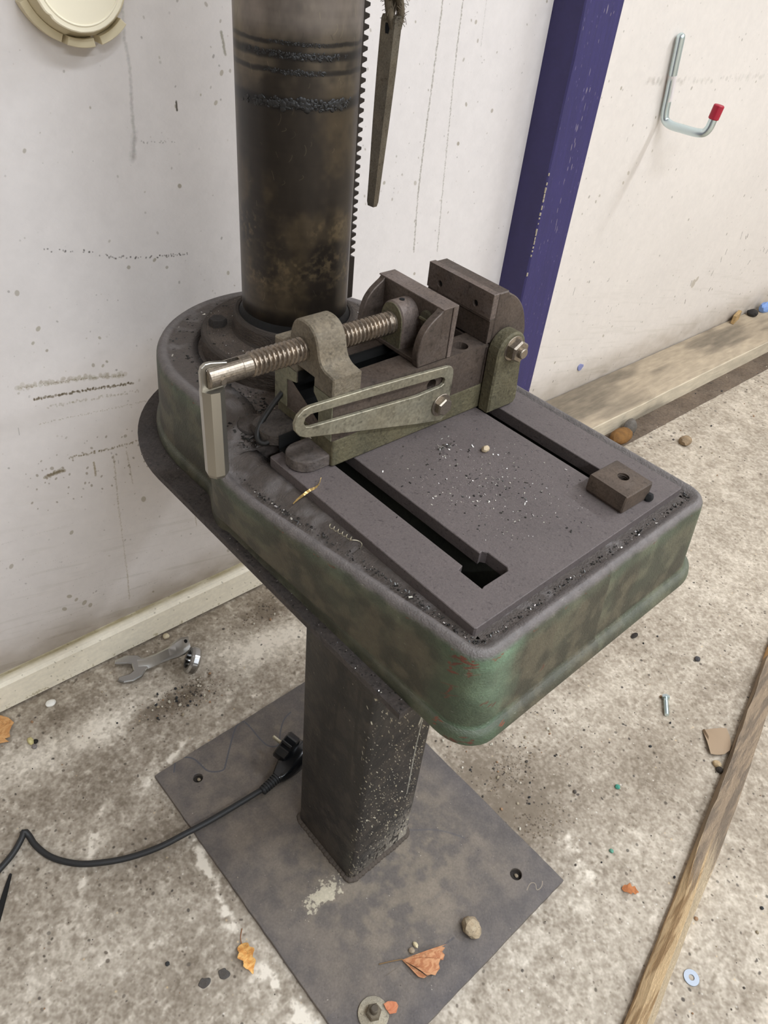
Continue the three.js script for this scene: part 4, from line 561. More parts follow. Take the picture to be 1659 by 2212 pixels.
{ // swarf: a curled brass-coloured strip, a helix, a steel clump and a pale crumb
  const A = (x, y, z) => V3(x, T + y, z);
  const ribbon = (pts, w, th, n = 70, tw = 2) => { const c = new THREE.CatmullRomCurve3(pts), rs = []; for (let i = 0; i <= n; i++) { const t = i / n, p = c.getPoint(t), d = c.getTangent(t), s = V3(0, 1, 0).cross(d).normalize().applyAxisAngle(d, tw * t + 0.25 * Math.sin(t * 60)), u = s.clone().cross(d); const k = w * (0.35 + 0.65 * Math.sin(Math.PI * clamp(t * 1.1))); rs.push([p.clone().addScaledVector(s, k).addScaledVector(u, th), p.clone().addScaledVector(s, -k).addScaledVector(u, th), p.clone().addScaledVector(s, -k).addScaledVector(u, -th), p.clone().addScaledVector(s, k).addScaledVector(u, -th)]); } return loft(rs, { crease: 0.4 }); };
  tag(mesh('swarf_strip', ribbon([A(-0.0175, -0.0085, -0.21), A(-0.0135, -0.004, -0.2085), A(-0.0075, 0.0005, -0.2065), A(-0.0015, 0.0025, -0.2062), A(0.0045, 0.0025, -0.2062), A(0.011, 0.0025, -0.2088), A(0.0165, 0.004, -0.2135)], 0.0013, 0.00025), std({ color: 0xc3a468, roughness: 0.35, metalness: 0.7 })), 'thin golden curl of swarf leaning on the left edge of the table', 'swarf');
  const hp = []; for (let i = 0; i < 60; i++) { const t = i / 59, a = t * 34; hp.push(A(-0.011 + 0.0016 * Math.cos(a) + t * 0.0045, -0.0085 + 0.0018 * Math.sin(a) + 0.002, -0.166 + t * 0.026)); }
  for (let i = 0; i < 14; i++) { const t = i / 13, a = t * 6.5; hp.push(A(-0.0065 + 0.0038 * Math.cos(a + 2.4), -0.0055 + 0.0025 * Math.sin(a), -0.139 + t * 0.013)); }
  tag(mesh('swarf_coil', tube(hp, 0.00055, 420, 5), std({ color: 0xa39a86, roughness: 0.35, metalness: 0.8 })), 'silvery coiled spiral of swarf in the groove left of the table', 'swarf');
  const cl = [], r = rng(3); for (let i = 0; i < 26; i++) { const g = new THREE.BoxGeometry(0.0012 + r() * 0.003, 0.0003, 0.0003 + r() * 0.0012); g.rotateZ((r() - 0.3) * 1.6); g.rotateY(r() * 6); g.translate(0.15 + (r() - 0.5) * 0.016, T + 0.001 + r() * 0.003, -0.185 + (r() - 0.5) * 0.006); cl.push(g); }
  tag(mesh('swarf_clump', join(cl), M.chrome), 'bright tangled clump of steel swarf on the table before the vise', 'swarf');
  tag(mesh('pale_crumb', pebbleGeo(0.0042, 8, 1.1, 0.9, 0.9, 0.5, 1).translate(0.182, T, -0.1567), std({ color: 0xb3a184, roughness: 0.7 })), 'pale cream crumb on the table right of the swarf clump', 'crumb');
  const hk = [A(0.0385, 0.0137, -0.261), A(0.0385, 0.0145, -0.2575), A(0.0405, 0.0142, -0.255), A(0.0445, 0.0138, -0.2545), A(0.0465, 0.0145, -0.2575)];
  tag(mesh('swarf_hook', tube(hk, 0.0008, 24, 6), std({ color: 0xc8c0aa, roughness: 0.4, metalness: 0.5 })), 'small pale hook of swarf on the near foot of the vise', 'swarf');
}
{ // loose filings everywhere on the machine
  const N = 4600, r = rng(1234), g = new THREE.BoxGeometry(1, 0.35, 0.6), im = new THREE.InstancedMesh(g, std({ roughness: 0.35, metalness: 0.55 }), N), m = new THREE.Matrix4(), q = new THREE.Quaternion(), e = new THREE.Euler(), c = new THREE.Color();
  const gauss = () => (r() + r() + r() - 1.5) / 1.5; let k = 0;
  const inSlot = (x, z) => (x > 0.036 && x < 0.073 && z < -0.026 && (x > 0.0425 && x < 0.0665 || z > -0.058)) || (x > 0.229 && x < 0.263 && z < -0.026);
  const put = (x, y, z, s, bright) => { e.set((r() - 0.5) * 0.8, r() * 6.3, (r() - 0.5) * 0.8); q.setFromEuler(e); m.compose(V3(x, T + y + s * 0.15, z), q, V3(s * (0.6 + 1.3 * r() * r()), s, s * (0.5 + 0.6 * r()))); im.setMatrixAt(k, m); const b = r() < bright ? 0.4 + 0.45 * r() : 0.02 + 0.06 * r(); c.setRGB(b, b * (0.97 - 0.05 * r()), b * (0.92 - 0.12 * r())); im.setColorAt(k, c); k++; };
  while (k < 900) { const x = 0.14 + gauss() * 0.11, z = -0.115 + gauss() * 0.12; if (x < 0.003 || x > 0.297 || z < -0.215 || z > -0.002 || inSlot(x, z)) continue; put(x, 0, z, 0.0005 + 0.0019 * Math.pow(r(), 5), 0.5); }
  const n = bodyOutline.length; while (k < 2300) { const i = Math.floor(r() * n), p0 = bodyOutline[i], a = bodyOutline[(i + 1) % n], tt = r(), sl = Math.hypot(a[0] - p0[0], a[1] - p0[1]); if (r() > sl / 0.03) continue; const p = [mix(p0[0], a[0], tt), mix(p0[1], a[1], tt)]; let nx = a[1] - p[1], nz = -(a[0] - p[0]); const l = Math.hypot(nx, nz) || 1; nx /= l; nz /= l; const cx = 0.15 - p[0], cz = -0.25 - p[1]; if (nx * cx + nz * cz < 0) { nx *= -1; nz *= -1; } const d = 0.013 + 0.007 * r(), x = p[0] + nx * d, z = p[1] + nz * d; if (z < -0.29) continue; put(x, Math.max(crest(p[0], p[1]) - 0.0052, Math.min(-0.0085, crest(p[0], p[1]))), z, 0.0006 + 0.0022 * Math.pow(r(), 4), 0.1); }
  while (k < 3300) { const a = r() * 6.3, d = 0.108 + 0.034 * r(), x = 0.15 + d * Math.cos(a), z = -0.435 + d * Math.sin(a); if (z > -0.3) continue; put(x, 0.0002, z, 0.0006 + 0.0028 * Math.pow(r(), 4), 0.12); }
  while (k < 3500) { const x = -0.004 + r() * 0.05, z = -0.29 - r() * 0.05; put(x, 0.0004, z, 0.0008 + 0.003 * Math.pow(r(), 3), 0.2); }
  while (k < 4000) { const z = -0.03 - r() * 0.45, w = z < -0.36 ? 0.03 : 0.012, x = -0.0395 + r() * w; put(x, -0.1062, z, 0.0006 + 0.0014 * Math.pow(r(), 3), 0.1); }
  while (k < 4200) { const a = 2.2 + r() * 2.4, d = 0.12 + 0.024 * r(); put(0.15 + d * Math.cos(a), 0.0002, -0.435 + d * Math.sin(a), 0.002 + 0.003 * r() * r(), 0.06); }
  while (k < 4300) { put(-0.012 + r() * 0.05, 0.0002, -0.295 - r() * 0.05, 0.002 + 0.003 * r() * r(), 0.08); }
  while (k < N) { const a = r() * 6.3, d = 0.072 + 0.03 * r(); put(0.15 + d * Math.cos(a), 0.0255, -0.435 + d * Math.sin(a), 0.0007 + 0.0015 * Math.pow(r(), 3), 0.3); }
  im.name = 'metal_filings'; im.userData = { kind: 'stuff', label: 'fine steel filings and chips scattered over the drill table and base', category: 'filings' }; im.castShadow = im.receiveShadow = true; scene.add(im);
}
// ------------------------------------------------------------------ drift key hanging on a rope
{
  const o = thing('drift_key', 'long tapered steel drift key hanging by rope beside the column', 'tool', [0.2805, T + 0.327, -0.452], 0.1);
  const rs = [[0.0, 0.0085, 0.0048], [-0.004, 0.0095, 0.0055], [-0.05, 0.009, 0.0054], [-0.1, 0.0078, 0.005], [-0.15, 0.0062, 0.0043], [-0.183, 0.0055, 0.0038], [-0.188, 0.0045, 0.003]].map(([y, a, b]) => { const x = y * 0.045; return [[a, b], [-a, b], [-a, -b], [a, -b]].map(([u, v]) => V3(x + v, y, u)); });
  mesh('blade', loft(rs, { crease: 0.3 }), std({ color: 0x726d62, map: rep(grimeTex, 12), roughness: 0.42, metalness: 0.65 }), o);
  mesh('eye', box(-0.0062, 0.0062, -0.026, -0.006, -0.0042, 0.0045, 0.002), M.hole, o);
  const r = rng(7), rope = []; for (let s = 0; s < 3; s++) { const pts = []; for (let i = 0; i <= 120; i++) { const y = -0.012 + i / 120 * (CEIL - T - 0.327), a = i * 0.9 + s * 2.09, w = y < 0.045 ? 0.0068 : 0.0035; pts.push(V3(0.002 + w * Math.cos(a), y, w * Math.sin(a))); } rope.push(tube(pts, 0.0044, 480, 7)); }
  for (let i = 0; i < 320; i++) { const a = r() * 6.3, y = -0.008 + r() * 0.06, l = 0.002 + r() * 0.005; const p = V3(0.002 + 0.008 * Math.cos(a), y, 0.008 * Math.sin(a)); rope.push(tube([p, p.clone().add(V3(l * 0.5 * Math.cos(a + r()), l * (r() - 0.4), l * 0.5 * Math.sin(a))), p.clone().add(V3(l * Math.cos(a + r() * 2 - 1), l * (r() - 0.7), l * Math.sin(a)))], 0.0003, 6, 3)); }
  const rp = mesh('rope', join(rope), std({ color: 0x5b503f, roughness: 0.95 })); rp.position.copy(o.position); tag(rp, 'frayed brown rope holding the hanging drift key', 'rope');
}
// ------------------------------------------------------------------ things on the walls
{
  const o = thing('conduit_cap', 'round cream plastic junction box cap high on the left wall', 'junction box'); wallRoot(o);
  const cx = 0.043, cy = 0.986, cream = std({ color: 0xfff5da, roughness: 0.45 }), creamD = std({ color: 0xdccfae, roughness: 0.55 });
  const toZ = (g) => g.rotateX(Math.PI / 2);
  const r = rng(2), lidPts = circlePts(0, 0, 0.0475, 90).map(([a, b], i) => { const k = 1 - (r() < 0.12 ? 0.05 * r() : 0.006 * r()); return [cx + a * k, cy + b * k]; });
  const body = mesh('body', join(toZ(new THREE.LatheGeometry([[0, -0.022], [0.0575, -0.022], [0.0545, -0.006], [0.0445, 0.012], [0.0435, 0.0165], [0, 0.0165]].map((p) => new THREE.Vector2(...p)), 48)).translate(cx + 0.007, cy - 0.001, 0)), creamD, o);
  const lid = mesh('lid', extZ(lidPts, 0.0165, 0.0215, 0.0012), cream, o);
  mesh('lid_rim', new THREE.TorusGeometry(0.041, 0.0012, 6, 64).translate(cx, cy, 0.0213), cream, lid);
  const ringPts = (a0, a1) => [...circlePts(cx + 0.007, cy - 0.001, 0.063, 30, a0, a1), ...circlePts(cx + 0.007, cy - 0.001, 0.055, 30, a0, a1).reverse()];
  for (const [a, b] of [[-1.9, -1.42], [-1.3, -0.75], [-2.75, -1.95], [0.2, 1.4], [1.6, 3.1]]) mesh('clip_ring', extZ(ringPts(a, b), -0.0195, b - a < 0.6 ? 0.001 : -0.006, 0.0006), creamD, body);
}
{
  const o = thing('wall_hook', 'zinc wall hook with red end cap on the right-hand wall', 'hook'); wallRoot(o);
  const z0 = -0.0905; mesh('rod', tube([V3(1.334, 0.884, z0), V3(1.343, 0.83, z0), V3(1.352, 0.78, z0), V3(1.3595, 0.741, z0), V3(1.362, 0.728, z0 + 0.004), V3(1.363, 0.722, z0 + 0.018), V3(1.366, 0.7205, z0 + 0.05), V3(1.369, 0.721, z0 + 0.084), V3(1.371, 0.724, z0 + 0.097), V3(1.372, 0.733, z0 + 0.104), V3(1.374, 0.756, z0 + 0.107)], 0.0088, 120, 14), M.zinc, o);
  mesh('rod_tip', new THREE.SphereGeometry(0.0088, 14, 10).translate(1.334, 0.884, z0), M.zinc, o);
  mesh('end_cap', chamferCyl(0.0112, V3(1.3735, 0.752, z0 + 0.1065), V3(1.3755, 0.78, z0 + 0.109), 0.0016), M.red, o);
  mesh('paper_sleeve', cyl(0.0091, 0.0091, V3(1.3555, 0.7655, z0), V3(1.346, 0.815, z0), 20), std({ color: 0xd6cdc8, roughness: 0.7 }), o);
}
// ------------------------------------------------------------------ cable and plug
{
  const r0 = 0.0043, f = 0.0045, p = 0.0125; const pts = [[-0.47, f, -0.388], [-0.4, f, -0.408], [-0.346, f, -0.427], [-0.322, f + 0.002, -0.437], [-0.305, 0.012, -0.4475], [-0.2995, 0.016, -0.4515], [-0.297, 0.011, -0.446], [-0.2955, f + 0.002, -0.43], [-0.286, f, -0.401], [-0.262, f, -0.369], [-0.235, f, -0.349], [-0.205, f, -0.333], [-0.165, f + 0.004, -0.3175], [-0.128, 0.0128, -0.3095], [-0.094, p + 0.0008, -0.3045], [-0.05, p + 0.001, -0.3005], [-0.014, p + 0.003, -0.297], [0.006, p + 0.005, -0.2945]].map((q) => V3(...q));
  tag(mesh('power_cable', tube(pts, r0, 260, 12), M.rubber), 'black rubber power cable curving from the left edge to the plug', 'cable');
  const o = thing('mains_plug', 'black mains plug lying on the floor plate beside the post', 'plug', [0.006, 0.008, -0.2945], 0.1);
  const sr = []; for (let i = 0; i < 7; i++) sr.push(cyl(0.0072 + i * 0.0002, 0.0072 + i * 0.0002, V3(-0.012 + i * 0.0042, 0.0095 + i * 0.0004, 0), V3(-0.0092 + i * 0.0042, 0.0097 + i * 0.0004, 0), 16)); sr.push(cyl(0.0058, 0.0066, V3(-0.013, 0.0095, 0), V3(0.018, 0.0118, 0), 16));
  mesh('strain_relief', join(sr), M.rubber, o);
  const prof = [[0.016, 0.0088, 0.008, 0], [0.024, 0.0125, 0.011, -0.001], [0.036, 0.0165, 0.0145, -0.003], [0.052, 0.02, 0.0185, -0.006], [0.068, 0.0205, 0.02, -0.008], [0.08, 0.0175, 0.0175, -0.008], [0.086, 0.01, 0.01, -0.008]].map(([x, a, b, z]) => Array.from({ length: 20 }, (_, k) => { const t = k / 20 * Math.PI * 2, cs = Math.cos(t), sn = Math.sin(t); return V3(x, Math.max(0.0004, 0.0125 + b * Math.sign(cs) * Math.pow(Math.abs(cs), 0.75)), z + a * Math.sign(sn) * Math.pow(Math.abs(sn), 0.75)); }));
  mesh('body', loft(prof, { crease: 0.9 }), M.plug, o);
  const ax = V3(-0.22, 0.3, -0.93).normalize(), c0 = V3(0.058, 0.0255, -0.012); const P = (t) => c0.clone().addScaledVector(ax, t);
  mesh('face', join(chamferCyl(0.0225, P(0), P(0.021), 0.002, 32)), M.plug, o);
  const vd = V3(0.316, -0.845, -0.435), side = vd.clone().addScaledVector(ax, -vd.dot(ax)).normalize(); for (const s of [-1, 1]) mesh('pin', chamferCyl(0.0024, P(0.018).addScaledVector(side, s * 0.0095), P(0.037).addScaledVector(side, s * 0.0095), 0.001, 14), M.brass, o);
  mesh('earth_clip', box(-0.0035, 0.0035, -0.001, 0.001, -0.009, 0.009, 0.0006).applyQuaternion(new THREE.Quaternion().setFromUnitVectors(V3(0, 0, 1), ax)).translate(...P(0.011).add(V3(-0.006, 0.021, 0.007)).toArray()), M.rubber, o);
  const cs = [[-0.3365, -0.4135, 0.0016], [-0.345, -0.403, 0.0028], [-0.353, -0.3925, 0.0036], [-0.364, -0.378, 0.0042], [-0.385, -0.35, 0.0045]].map(([x, z, w]) => { const d = V3(0.8, 0, 0.62); return [[-1, 0], [-0.7, 1], [0.7, 1], [1, 0]].map(([s, h]) => V3(x + d.x * w * s, 0.0003 + h * 0.003, z + d.z * w * s)); });
  tag(mesh('rubber_strip', loft(cs, { crease: 0.5 }), M.black), 'short tapered black rubber strip on the floor below the cable', 'strip');
}
// ------------------------------------------------------------------ anchor bolt, stones, leaves, hardware on the floor
{
  const o = thing('anchor_bolt', 'large round washer with nut and stud clamping the front floor-plate corner', 'bolt', [-0.067, 0.008, 0.034]);
  const ws = std({ color: 0xb4ae9c, map: rep(grimeTex, 12), roughness: 0.6, metalness: 0.3 });
  mesh('washer', extY(circlePts(0, 0, 0.0195, 48), 0, 0.0025, 0.0005, [circlePts(0, 0, 0.007, 20), circlePts(-0.0135, 0.004, 0.0011, 10)]), ws, o);
  mesh('nut', hex(0.0098, V3(0, 0.0025, 0), V3(0, 0.0105, 0), 0.0014), std({ color: 0x857d6d, roughness: 0.55, metalness: 0.5, map: rep(grimeTex, 12) }), o);
  mesh('stud', chamferCyl(0.0047, V3(0, 0.0, 0), V3(0, 0.021, 0), 0.001, 18), std({ color: 0x7d776d, roughness: 0.4, metalness: 0.7, map: rep(grimeTex, 12) }), o);
}
const stoneMat = (c) => std(c > 0xf00000 ? { color: c, roughness: 0.8 } : { color: c, map: rep(grimeTex, 20), roughness: 0.85 });
function stone(name, x, y, z, r, c, seed, label, cat = 'stone', sx = 1, sy = 0.75, sz = 1, rough = 0.4) { const m = mesh(name, pebbleGeo(r, seed, sx, sy, sz, rough), stoneMat(c)); m.position.set(x, y, z); return tag(m, label, cat); }
stone('stone', 0.0985, 0.008, 0.0445, 0.0135, 0xb3a58c, 2, 'rough beige stone on the floor plate above the orange leaf', 'stone', 1, 0.85, 0.95, 0.7);
stone('pebble', 0.019, 0.008, 0.0125, 0.0042, 0xa69a86, 3, 'grey pebble touching the top edge of the orange leaf', 'pebble');
stone('pebble', 0.0275, 0.008, 0.0105, 0.0036, 0xd9cfae, 4, 'small cream grain beside the grey pebble above the orange leaf', 'pebble', 0.8, 0.8, 1.2);
stone('pebble', -0.181, 0, -0.644, 0.0075, 0xf2efe6, 6, 'bright white pebble on the floor near the skirting at far left', 'pebble', 1.2, 0.6, 0.9);
stone('pebble', 0.036, 0, -0.657, 0.006, 0xd8cfb4, 7, 'pale cream pebble above the spanner against the skirting', 'pebble');
stone('pebble', -0.234, 0, -0.596, 0.0058, 0xd6cf97, 8, 'yellowish pebble on the floor beside the left leaf', 'pebble', 0.75, 0.8, 1.25);
stone('pebble', -0.228, 0, -0.591, 0.004, 0x25221e, 9, 'tiny black pebble touching the yellowish pebble', 'pebble');
stone('pebble', -0.2335, 0, -0.583, 0.0042, 0x8a8686, 10, 'tiny grey pebble in front of the yellowish pebble', 'pebble');
stone('pebble', 0.612, 0, 0.132, 0.0075, 0xbda987, 11, 'tan pebble on the floor just left of the plank', 'pebble', 0.8, 0.8, 1);
stone('pebble', 0.606, 0, 0.14, 0.006, 0x38322b, 12, 'dark pebble just below the tan pebble left of the plank', 'pebble');
stone('stone', 1.436, 0, -0.426, 0.02, 0xa08c70, 13, 'brown lump on the floor beyond the right table corner', 'stone', 1, 0.7, 0.8);
stone('pebble', 0.444, 0, 0.048, 0.0042, 0x4fa391, 14, 'tiny teal chip on the concrete between plate and plank', 'chip');
stone('pebble', 0.3475, 0, 0.104, 0.0032, 0x67a593, 15, 'smallest teal chip, nearer the plate corner', 'chip');
stone('pebble', 0.791, 0, -0.01, 0.0055, 0x4c4b4d, 16, 'round dark grey pebble above the zinc bolt', 'pebble');
stone('pebble', 0.742, 0, -0.12, 0.006, 0x2e2823, 17, 'black crumb on the concrete right of the table corner', 'crumb', 1.5, 0.6, 0.8);
for (const [x, z, a, l] of [[-0.182, -0.124, 0.4, 'upper of two flattened dark gum spots on the floor lower left'], [-0.206, -0.131, 1.2, 'lower of two flattened dark gum spots on the floor lower left']]) { const g = extY(circlePts(0, 0, 0.0072, 28).map(([p, q], i) => [p * (0.8 + 0.12 * Math.sin(i * 0.6 + x * 40)), q * (1.05 + 0.1 * Math.cos(i * 0.8 + z * 30))]), 0, 0.0012, 0.0004); const m = mesh('gum_spot', g, std({ color: 0x55524f, roughness: 0.85, map: rep(grimeTex, 14) })); m.position.set(x, 0, z); m.rotation.y = a; tag(m, l, 'gum'); }
{ const r = rng(55), gs = []; const N = 900, g = new THREE.IcosahedronGeometry(1, 0), im = new THREE.InstancedMesh(g, std({ roughness: 0.9 }), N), m = new THREE.Matrix4(), q = new THREE.Quaternion(), c = new THREE.Color(); const cols = [[0.35, 0.29, 0.2], [0.09, 0.075, 0.06], [0.55, 0.5, 0.4], [0.3, 0.18, 0.1], [0.03, 0.03, 0.03]];
  for (let i = 0; i < N; i++) { let x, z; if (i < 300) { x = 0.95 + r() * 1.5; z = -0.56 + r() * 0.3; } else if (i < 520) { x = 0.26 + r() * 0.25; z = -0.35 + r() * 0.35; } else if (i < 640) { x = -0.02 + (r() + r() - 1) * 0.1; z = -0.525 + (r() + r() - 1) * 0.04; } else { x = -0.4 + r() * 1.5; z = -0.63 + r() * 0.98; }
    if (x > -0.118 && x < 0.256 && z > -0.424 && z < 0.088) { i--; continue; } const s = 0.0008 + 0.0026 * Math.pow(r(), 3); q.setFromEuler(new THREE.Euler(r() * 6, r() * 6, r() * 6)); m.compose(V3(x, s * 0.5, z), q, V3(s, s * 0.7, s)); im.setMatrixAt(i, m); const k = cols[Math.floor(r() * 5)]; c.setRGB(...k); im.setColorAt(i, c); }
  im.name = 'floor_grit'; im.userData = { kind: 'stuff', label: 'loose grit and tiny crumbs scattered over the concrete floor', category: 'grit' }; scene.add(im); }
// leaves
function leafGeo(L, Wd, fold, curl, seed, lobes = 5, tip = 1) {
  const n = 26, m = 7, rs = []; const r = rng(seed);
  for (let i = 0; i <= n; i++) { const t = i / n; const w = Wd * Math.pow(Math.sin(Math.PI * Math.pow(t, 0.75)), 0.8) * (1 + 0.28 * Math.sin(t * Math.PI * lobes * 2) * (0.4 + t)) + 0.0006; const ring = []; for (let j = 0; j <= m; j++) { const s = j / m * 2 - 1, jag = Math.abs(s) > 0.9 ? (r() - 0.5) * 0.12 : 0; ring.push(V3(t * L, 0.0016 + fold * Math.abs(s) * w + curl * Math.sin(t * 3.1) + 0.001 * vnoise(i * 0.7 + seed, j * 0.9) + 0.0006, (s + jag) * w)); } rs.push(ring); }
  const up = loft(rs, { closed: false, caps: false, crease: 0.9 }), dn = loft(rs.map((q) => q.map((p) => p.clone().add(V3(0, -0.0005, 0))).reverse()), { closed: false, caps: false, crease: 0.9 });
  return join(up, dn);
}
const leafMat = (a, b, seed) => std({ map: paint(128, 128, (x, y) => { const k = fbm(x / 12 + seed, y / 12, 4), v = seed === 3 ? 1 : Math.abs(vnoise(x / 9, y / 30 + seed) - 0.5) < 0.03 ? 0.9 : 1; const c = mix3(a, b, sm(0.3, 0.7, k)); return [c[0] * v, c[1] * v, c[2] * v]; }), roughness: 0.8, side: THREE.DoubleSide });
function setUV(g, s) { const u = g.attributes.uv; for (let i = 0; i < u.count; i++) u.setXY(i, u.getX(i) * s, u.getY(i) * s); return g; }
{
  const lm = leafMat([172, 112, 74], [198, 146, 104], 1);
  let o = thing('leaf', 'curled orange-brown dry leaf with stalk on the floor plate', 'leaf', [0.0015, 0.008, 0.0125], -0.12);
  // folded fan: two lobed halves from the stalk point
  const fan = (outline, h) => { const c = V3(0, 0.003, 0), rs = [[], [], [], [], []]; outline.forEach(([x, z], i) => { for (let k = 0; k < 5; k++) { const t = k / 4; rs[k].push(V3(x * t, 0.002 + h * Math.sin(t * 2.2) * (0.6 + 0.5 * vnoise(i * 1.3 + h * 900, 4)) + 0.0015 * t * vnoise(i * 2.1, k), z * t)); } }); const a = loft(rs, { closed: false, caps: false, crease: 0.9 }), b = loft(rs.map((q) => q.map((p) => p.clone().add(V3(0, -0.0005, 0))).reverse()), { closed: false, caps: false, crease: 0.9 }); return setUV(join(a, b), 20); };
  mesh('blade', join(fan([[0.06, 0.018], [0.052, 0.017], [0.0545, 0.0205], [0.0475, 0.0225], [0.049, 0.027], [0.0435, 0.0305], [0.041, 0.028], [0.036, 0.031], [0.034, 0.036], [0.028, 0.0375], [0.0235, 0.0395], [0.019, 0.036], [0.0145, 0.034]], 0.009), fan([[0.015, 0.0335], [0.011, 0.033], [0.0075, 0.0305], [0.005, 0.0275]], 0.003)), lm, o);
  mesh('leaf_stalk', tube([V3(0.001, 0.003, 0.0), V3(-0.012, 0.002, -0.006), V3(-0.028, 0.0012, -0.0125)], 0.0007, 20, 6), std({ color: 0x7d6240, roughness: 0.8 }), o);
  o = thing('leaf', 'pale yellow-orange curled leaf on the concrete left of the floor plate', 'leaf', [-0.146, 0.0, -0.139], -1.78);
  mesh('blade', setUV(leafGeo(0.04, 0.009, 0.6, 0.005, 11, 3), 20), leafMat([205, 140, 70], [226, 176, 104], 2), o);
  mesh('leaf_stalk', tube([V3(0.001, 0.002, 0.0), V3(-0.008, 0.002, -0.002), V3(-0.018, 0.0012, -0.008)], 0.0006, 16, 6), std({ color: 0x8a5a34, roughness: 0.8 }), o);
  o = thing('leaf', 'brown-grey flat dry leaf scrap beside the plank', 'leaf', [0.654, 0.0, 0.08], -0.35);
  mesh('blade', fan([[0.0, 0.003], [-0.004, 0.022], [-0.012, 0.034], [-0.022, 0.045], [-0.012, 0.05], [0.0, 0.0535], [0.016, 0.05], [0.026, 0.042], [0.036, 0.026], [0.042, 0.012]], 0.006), std({ color: 0x9d866c, roughness: 0.85, side: THREE.DoubleSide }), o);
  o = thing('leaf', 'orange leaf cut off by the left edge under the skirting', 'leaf', [-0.285, 0, -0.655], -0.2);
  mesh('blade', fan([[0.03, -0.018], [0.04, -0.008], [0.046, 0.004], [0.042, 0.01], [0.037, 0.018], [0.036, 0.03], [0.028, 0.029], [0.033, 0.036], [0.012, 0.032], [0.0, 0.03]], 0.006), leafMat([196, 140, 84], [214, 164, 108], 4), o);
  o = thing('leaf_scrap', 'small orange leaf scrap on the anchor washer edge', 'leaf', [-0.0525, 0.0105, 0.0405], 0.2);
  mesh('blade', fan([[0.002, -0.005], [0.0075, -0.003], [0.011, 0.001], [0.0135, 0.006], [0.012, 0.0105], [0.004, 0.013], [-0.002, 0.0075]], 0.0015), leafMat([188, 112, 76], [200, 130, 92], 5), o);
  o = thing('leaf_scrap', 'tiny rust-brown leaf scrap on the concrete right of the plate corner', 'leaf', [0.312, 0, 0.147], -0.9);
  mesh('blade', setUV(leafGeo(0.024, 0.006, 0.5, 0.002, 21, 3), 20), leafMat([160, 96, 52], [184, 118, 70], 6), o);
}
// spanner
{
  const o = thing('spanner', 'stubby chrome combination spanner on the floor by the skirting', 'spanner', [-0.0475, 0.0, -0.6262], -0.34);
  const jaw = [[-0.017, 0.0095], [-0.019, 0.0145], [-0.012, 0.0195], [0.0, 0.0205], [0.011, 0.0165], [0.017, 0.0095], [0.028, 0.0068], [0.028, -0.0068], [0.018, -0.0095], [0.011, -0.0175], [-0.003, -0.0215], [-0.018, -0.018], [-0.019, -0.0125], [-0.004, -0.0085], [0.0015, -0.006], [0.0025, 0.005], [-0.003, 0.0085]];
  const hd = extY(jaw.map(([x, z]) => [x > 0.02 ? x : x * 1.3, z * (x > 0.02 ? 1.1 : 1.28)]).reverse(), 0.0, 0.0075, 0.0016); hd.rotateX(0.12); hd.translate(0, 0.003, 0);
  mesh('open_jaw', hd, M.chrome, o);
  const sh = [[0.012, 0.013, 0.004, 0.0075], [0.024, 0.0095, 0.0036, 0.009], [0.042, 0.0085, 0.0036, 0.013], [0.066, 0.0095, 0.004, 0.021], [0.078, 0.0125, 0.005, 0.027], [0.09, 0.013, 0.0056, 0.0325], [0.102, 0.0095, 0.005, 0.0365]].map(([x, w, h, y]) => [[1, 0.4], [0.6, 1], [-0.6, 1], [-1, 0.4], [-1, -0.4], [-0.6, -1], [0.6, -1], [1, -0.4]].map(([a, b]) => V3(x, y + b * h - a * w * 0.5, a * w)));
  mesh('shank', loft(sh, { crease: 0.5 }), M.chrome, o);
  const ring = toCreasedNormals(new THREE.LatheGeometry([[0.0155, -0.008], [0.0215, -0.008], [0.0245, -0.004], [0.0245, 0.004], [0.0215, 0.008], [0.0155, 0.008], [0.0155, -0.008]].map((p) => new THREE.Vector2(...p)), 40), 0.5); ring.rotateZ(Math.PI / 2); ring.rotateY(-0.2); ring.rotateZ(-0.5); ring.translate(0.1, 0.0255, 0.03);
  const te = []; for (let i = 0; i < 12; i++) { const a = i / 12 * Math.PI * 2, b = new THREE.BoxGeometry(0.014, 0.0036, 0.0036); b.rotateX(Math.PI / 4); b.translate(0, 0.0156, 0); b.rotateX(a); te.push(b); } const tg = join(te); tg.rotateY(-0.2); tg.rotateZ(-0.5); tg.translate(0.1, 0.0255, 0.03);
  const rg = mesh('ring_head', ring, M.chrome, o); mesh('ring_teeth', tg, std({ color: 0x55534f, roughness: 0.3, metalness: 0.9 }), rg);
  mesh('hinge_hole', cyl(0.0026, 0.0026, V3(0.097, 0.038, -0.002), V3(0.0955, 0.044, -0.001), 14), M.hole, o);
}
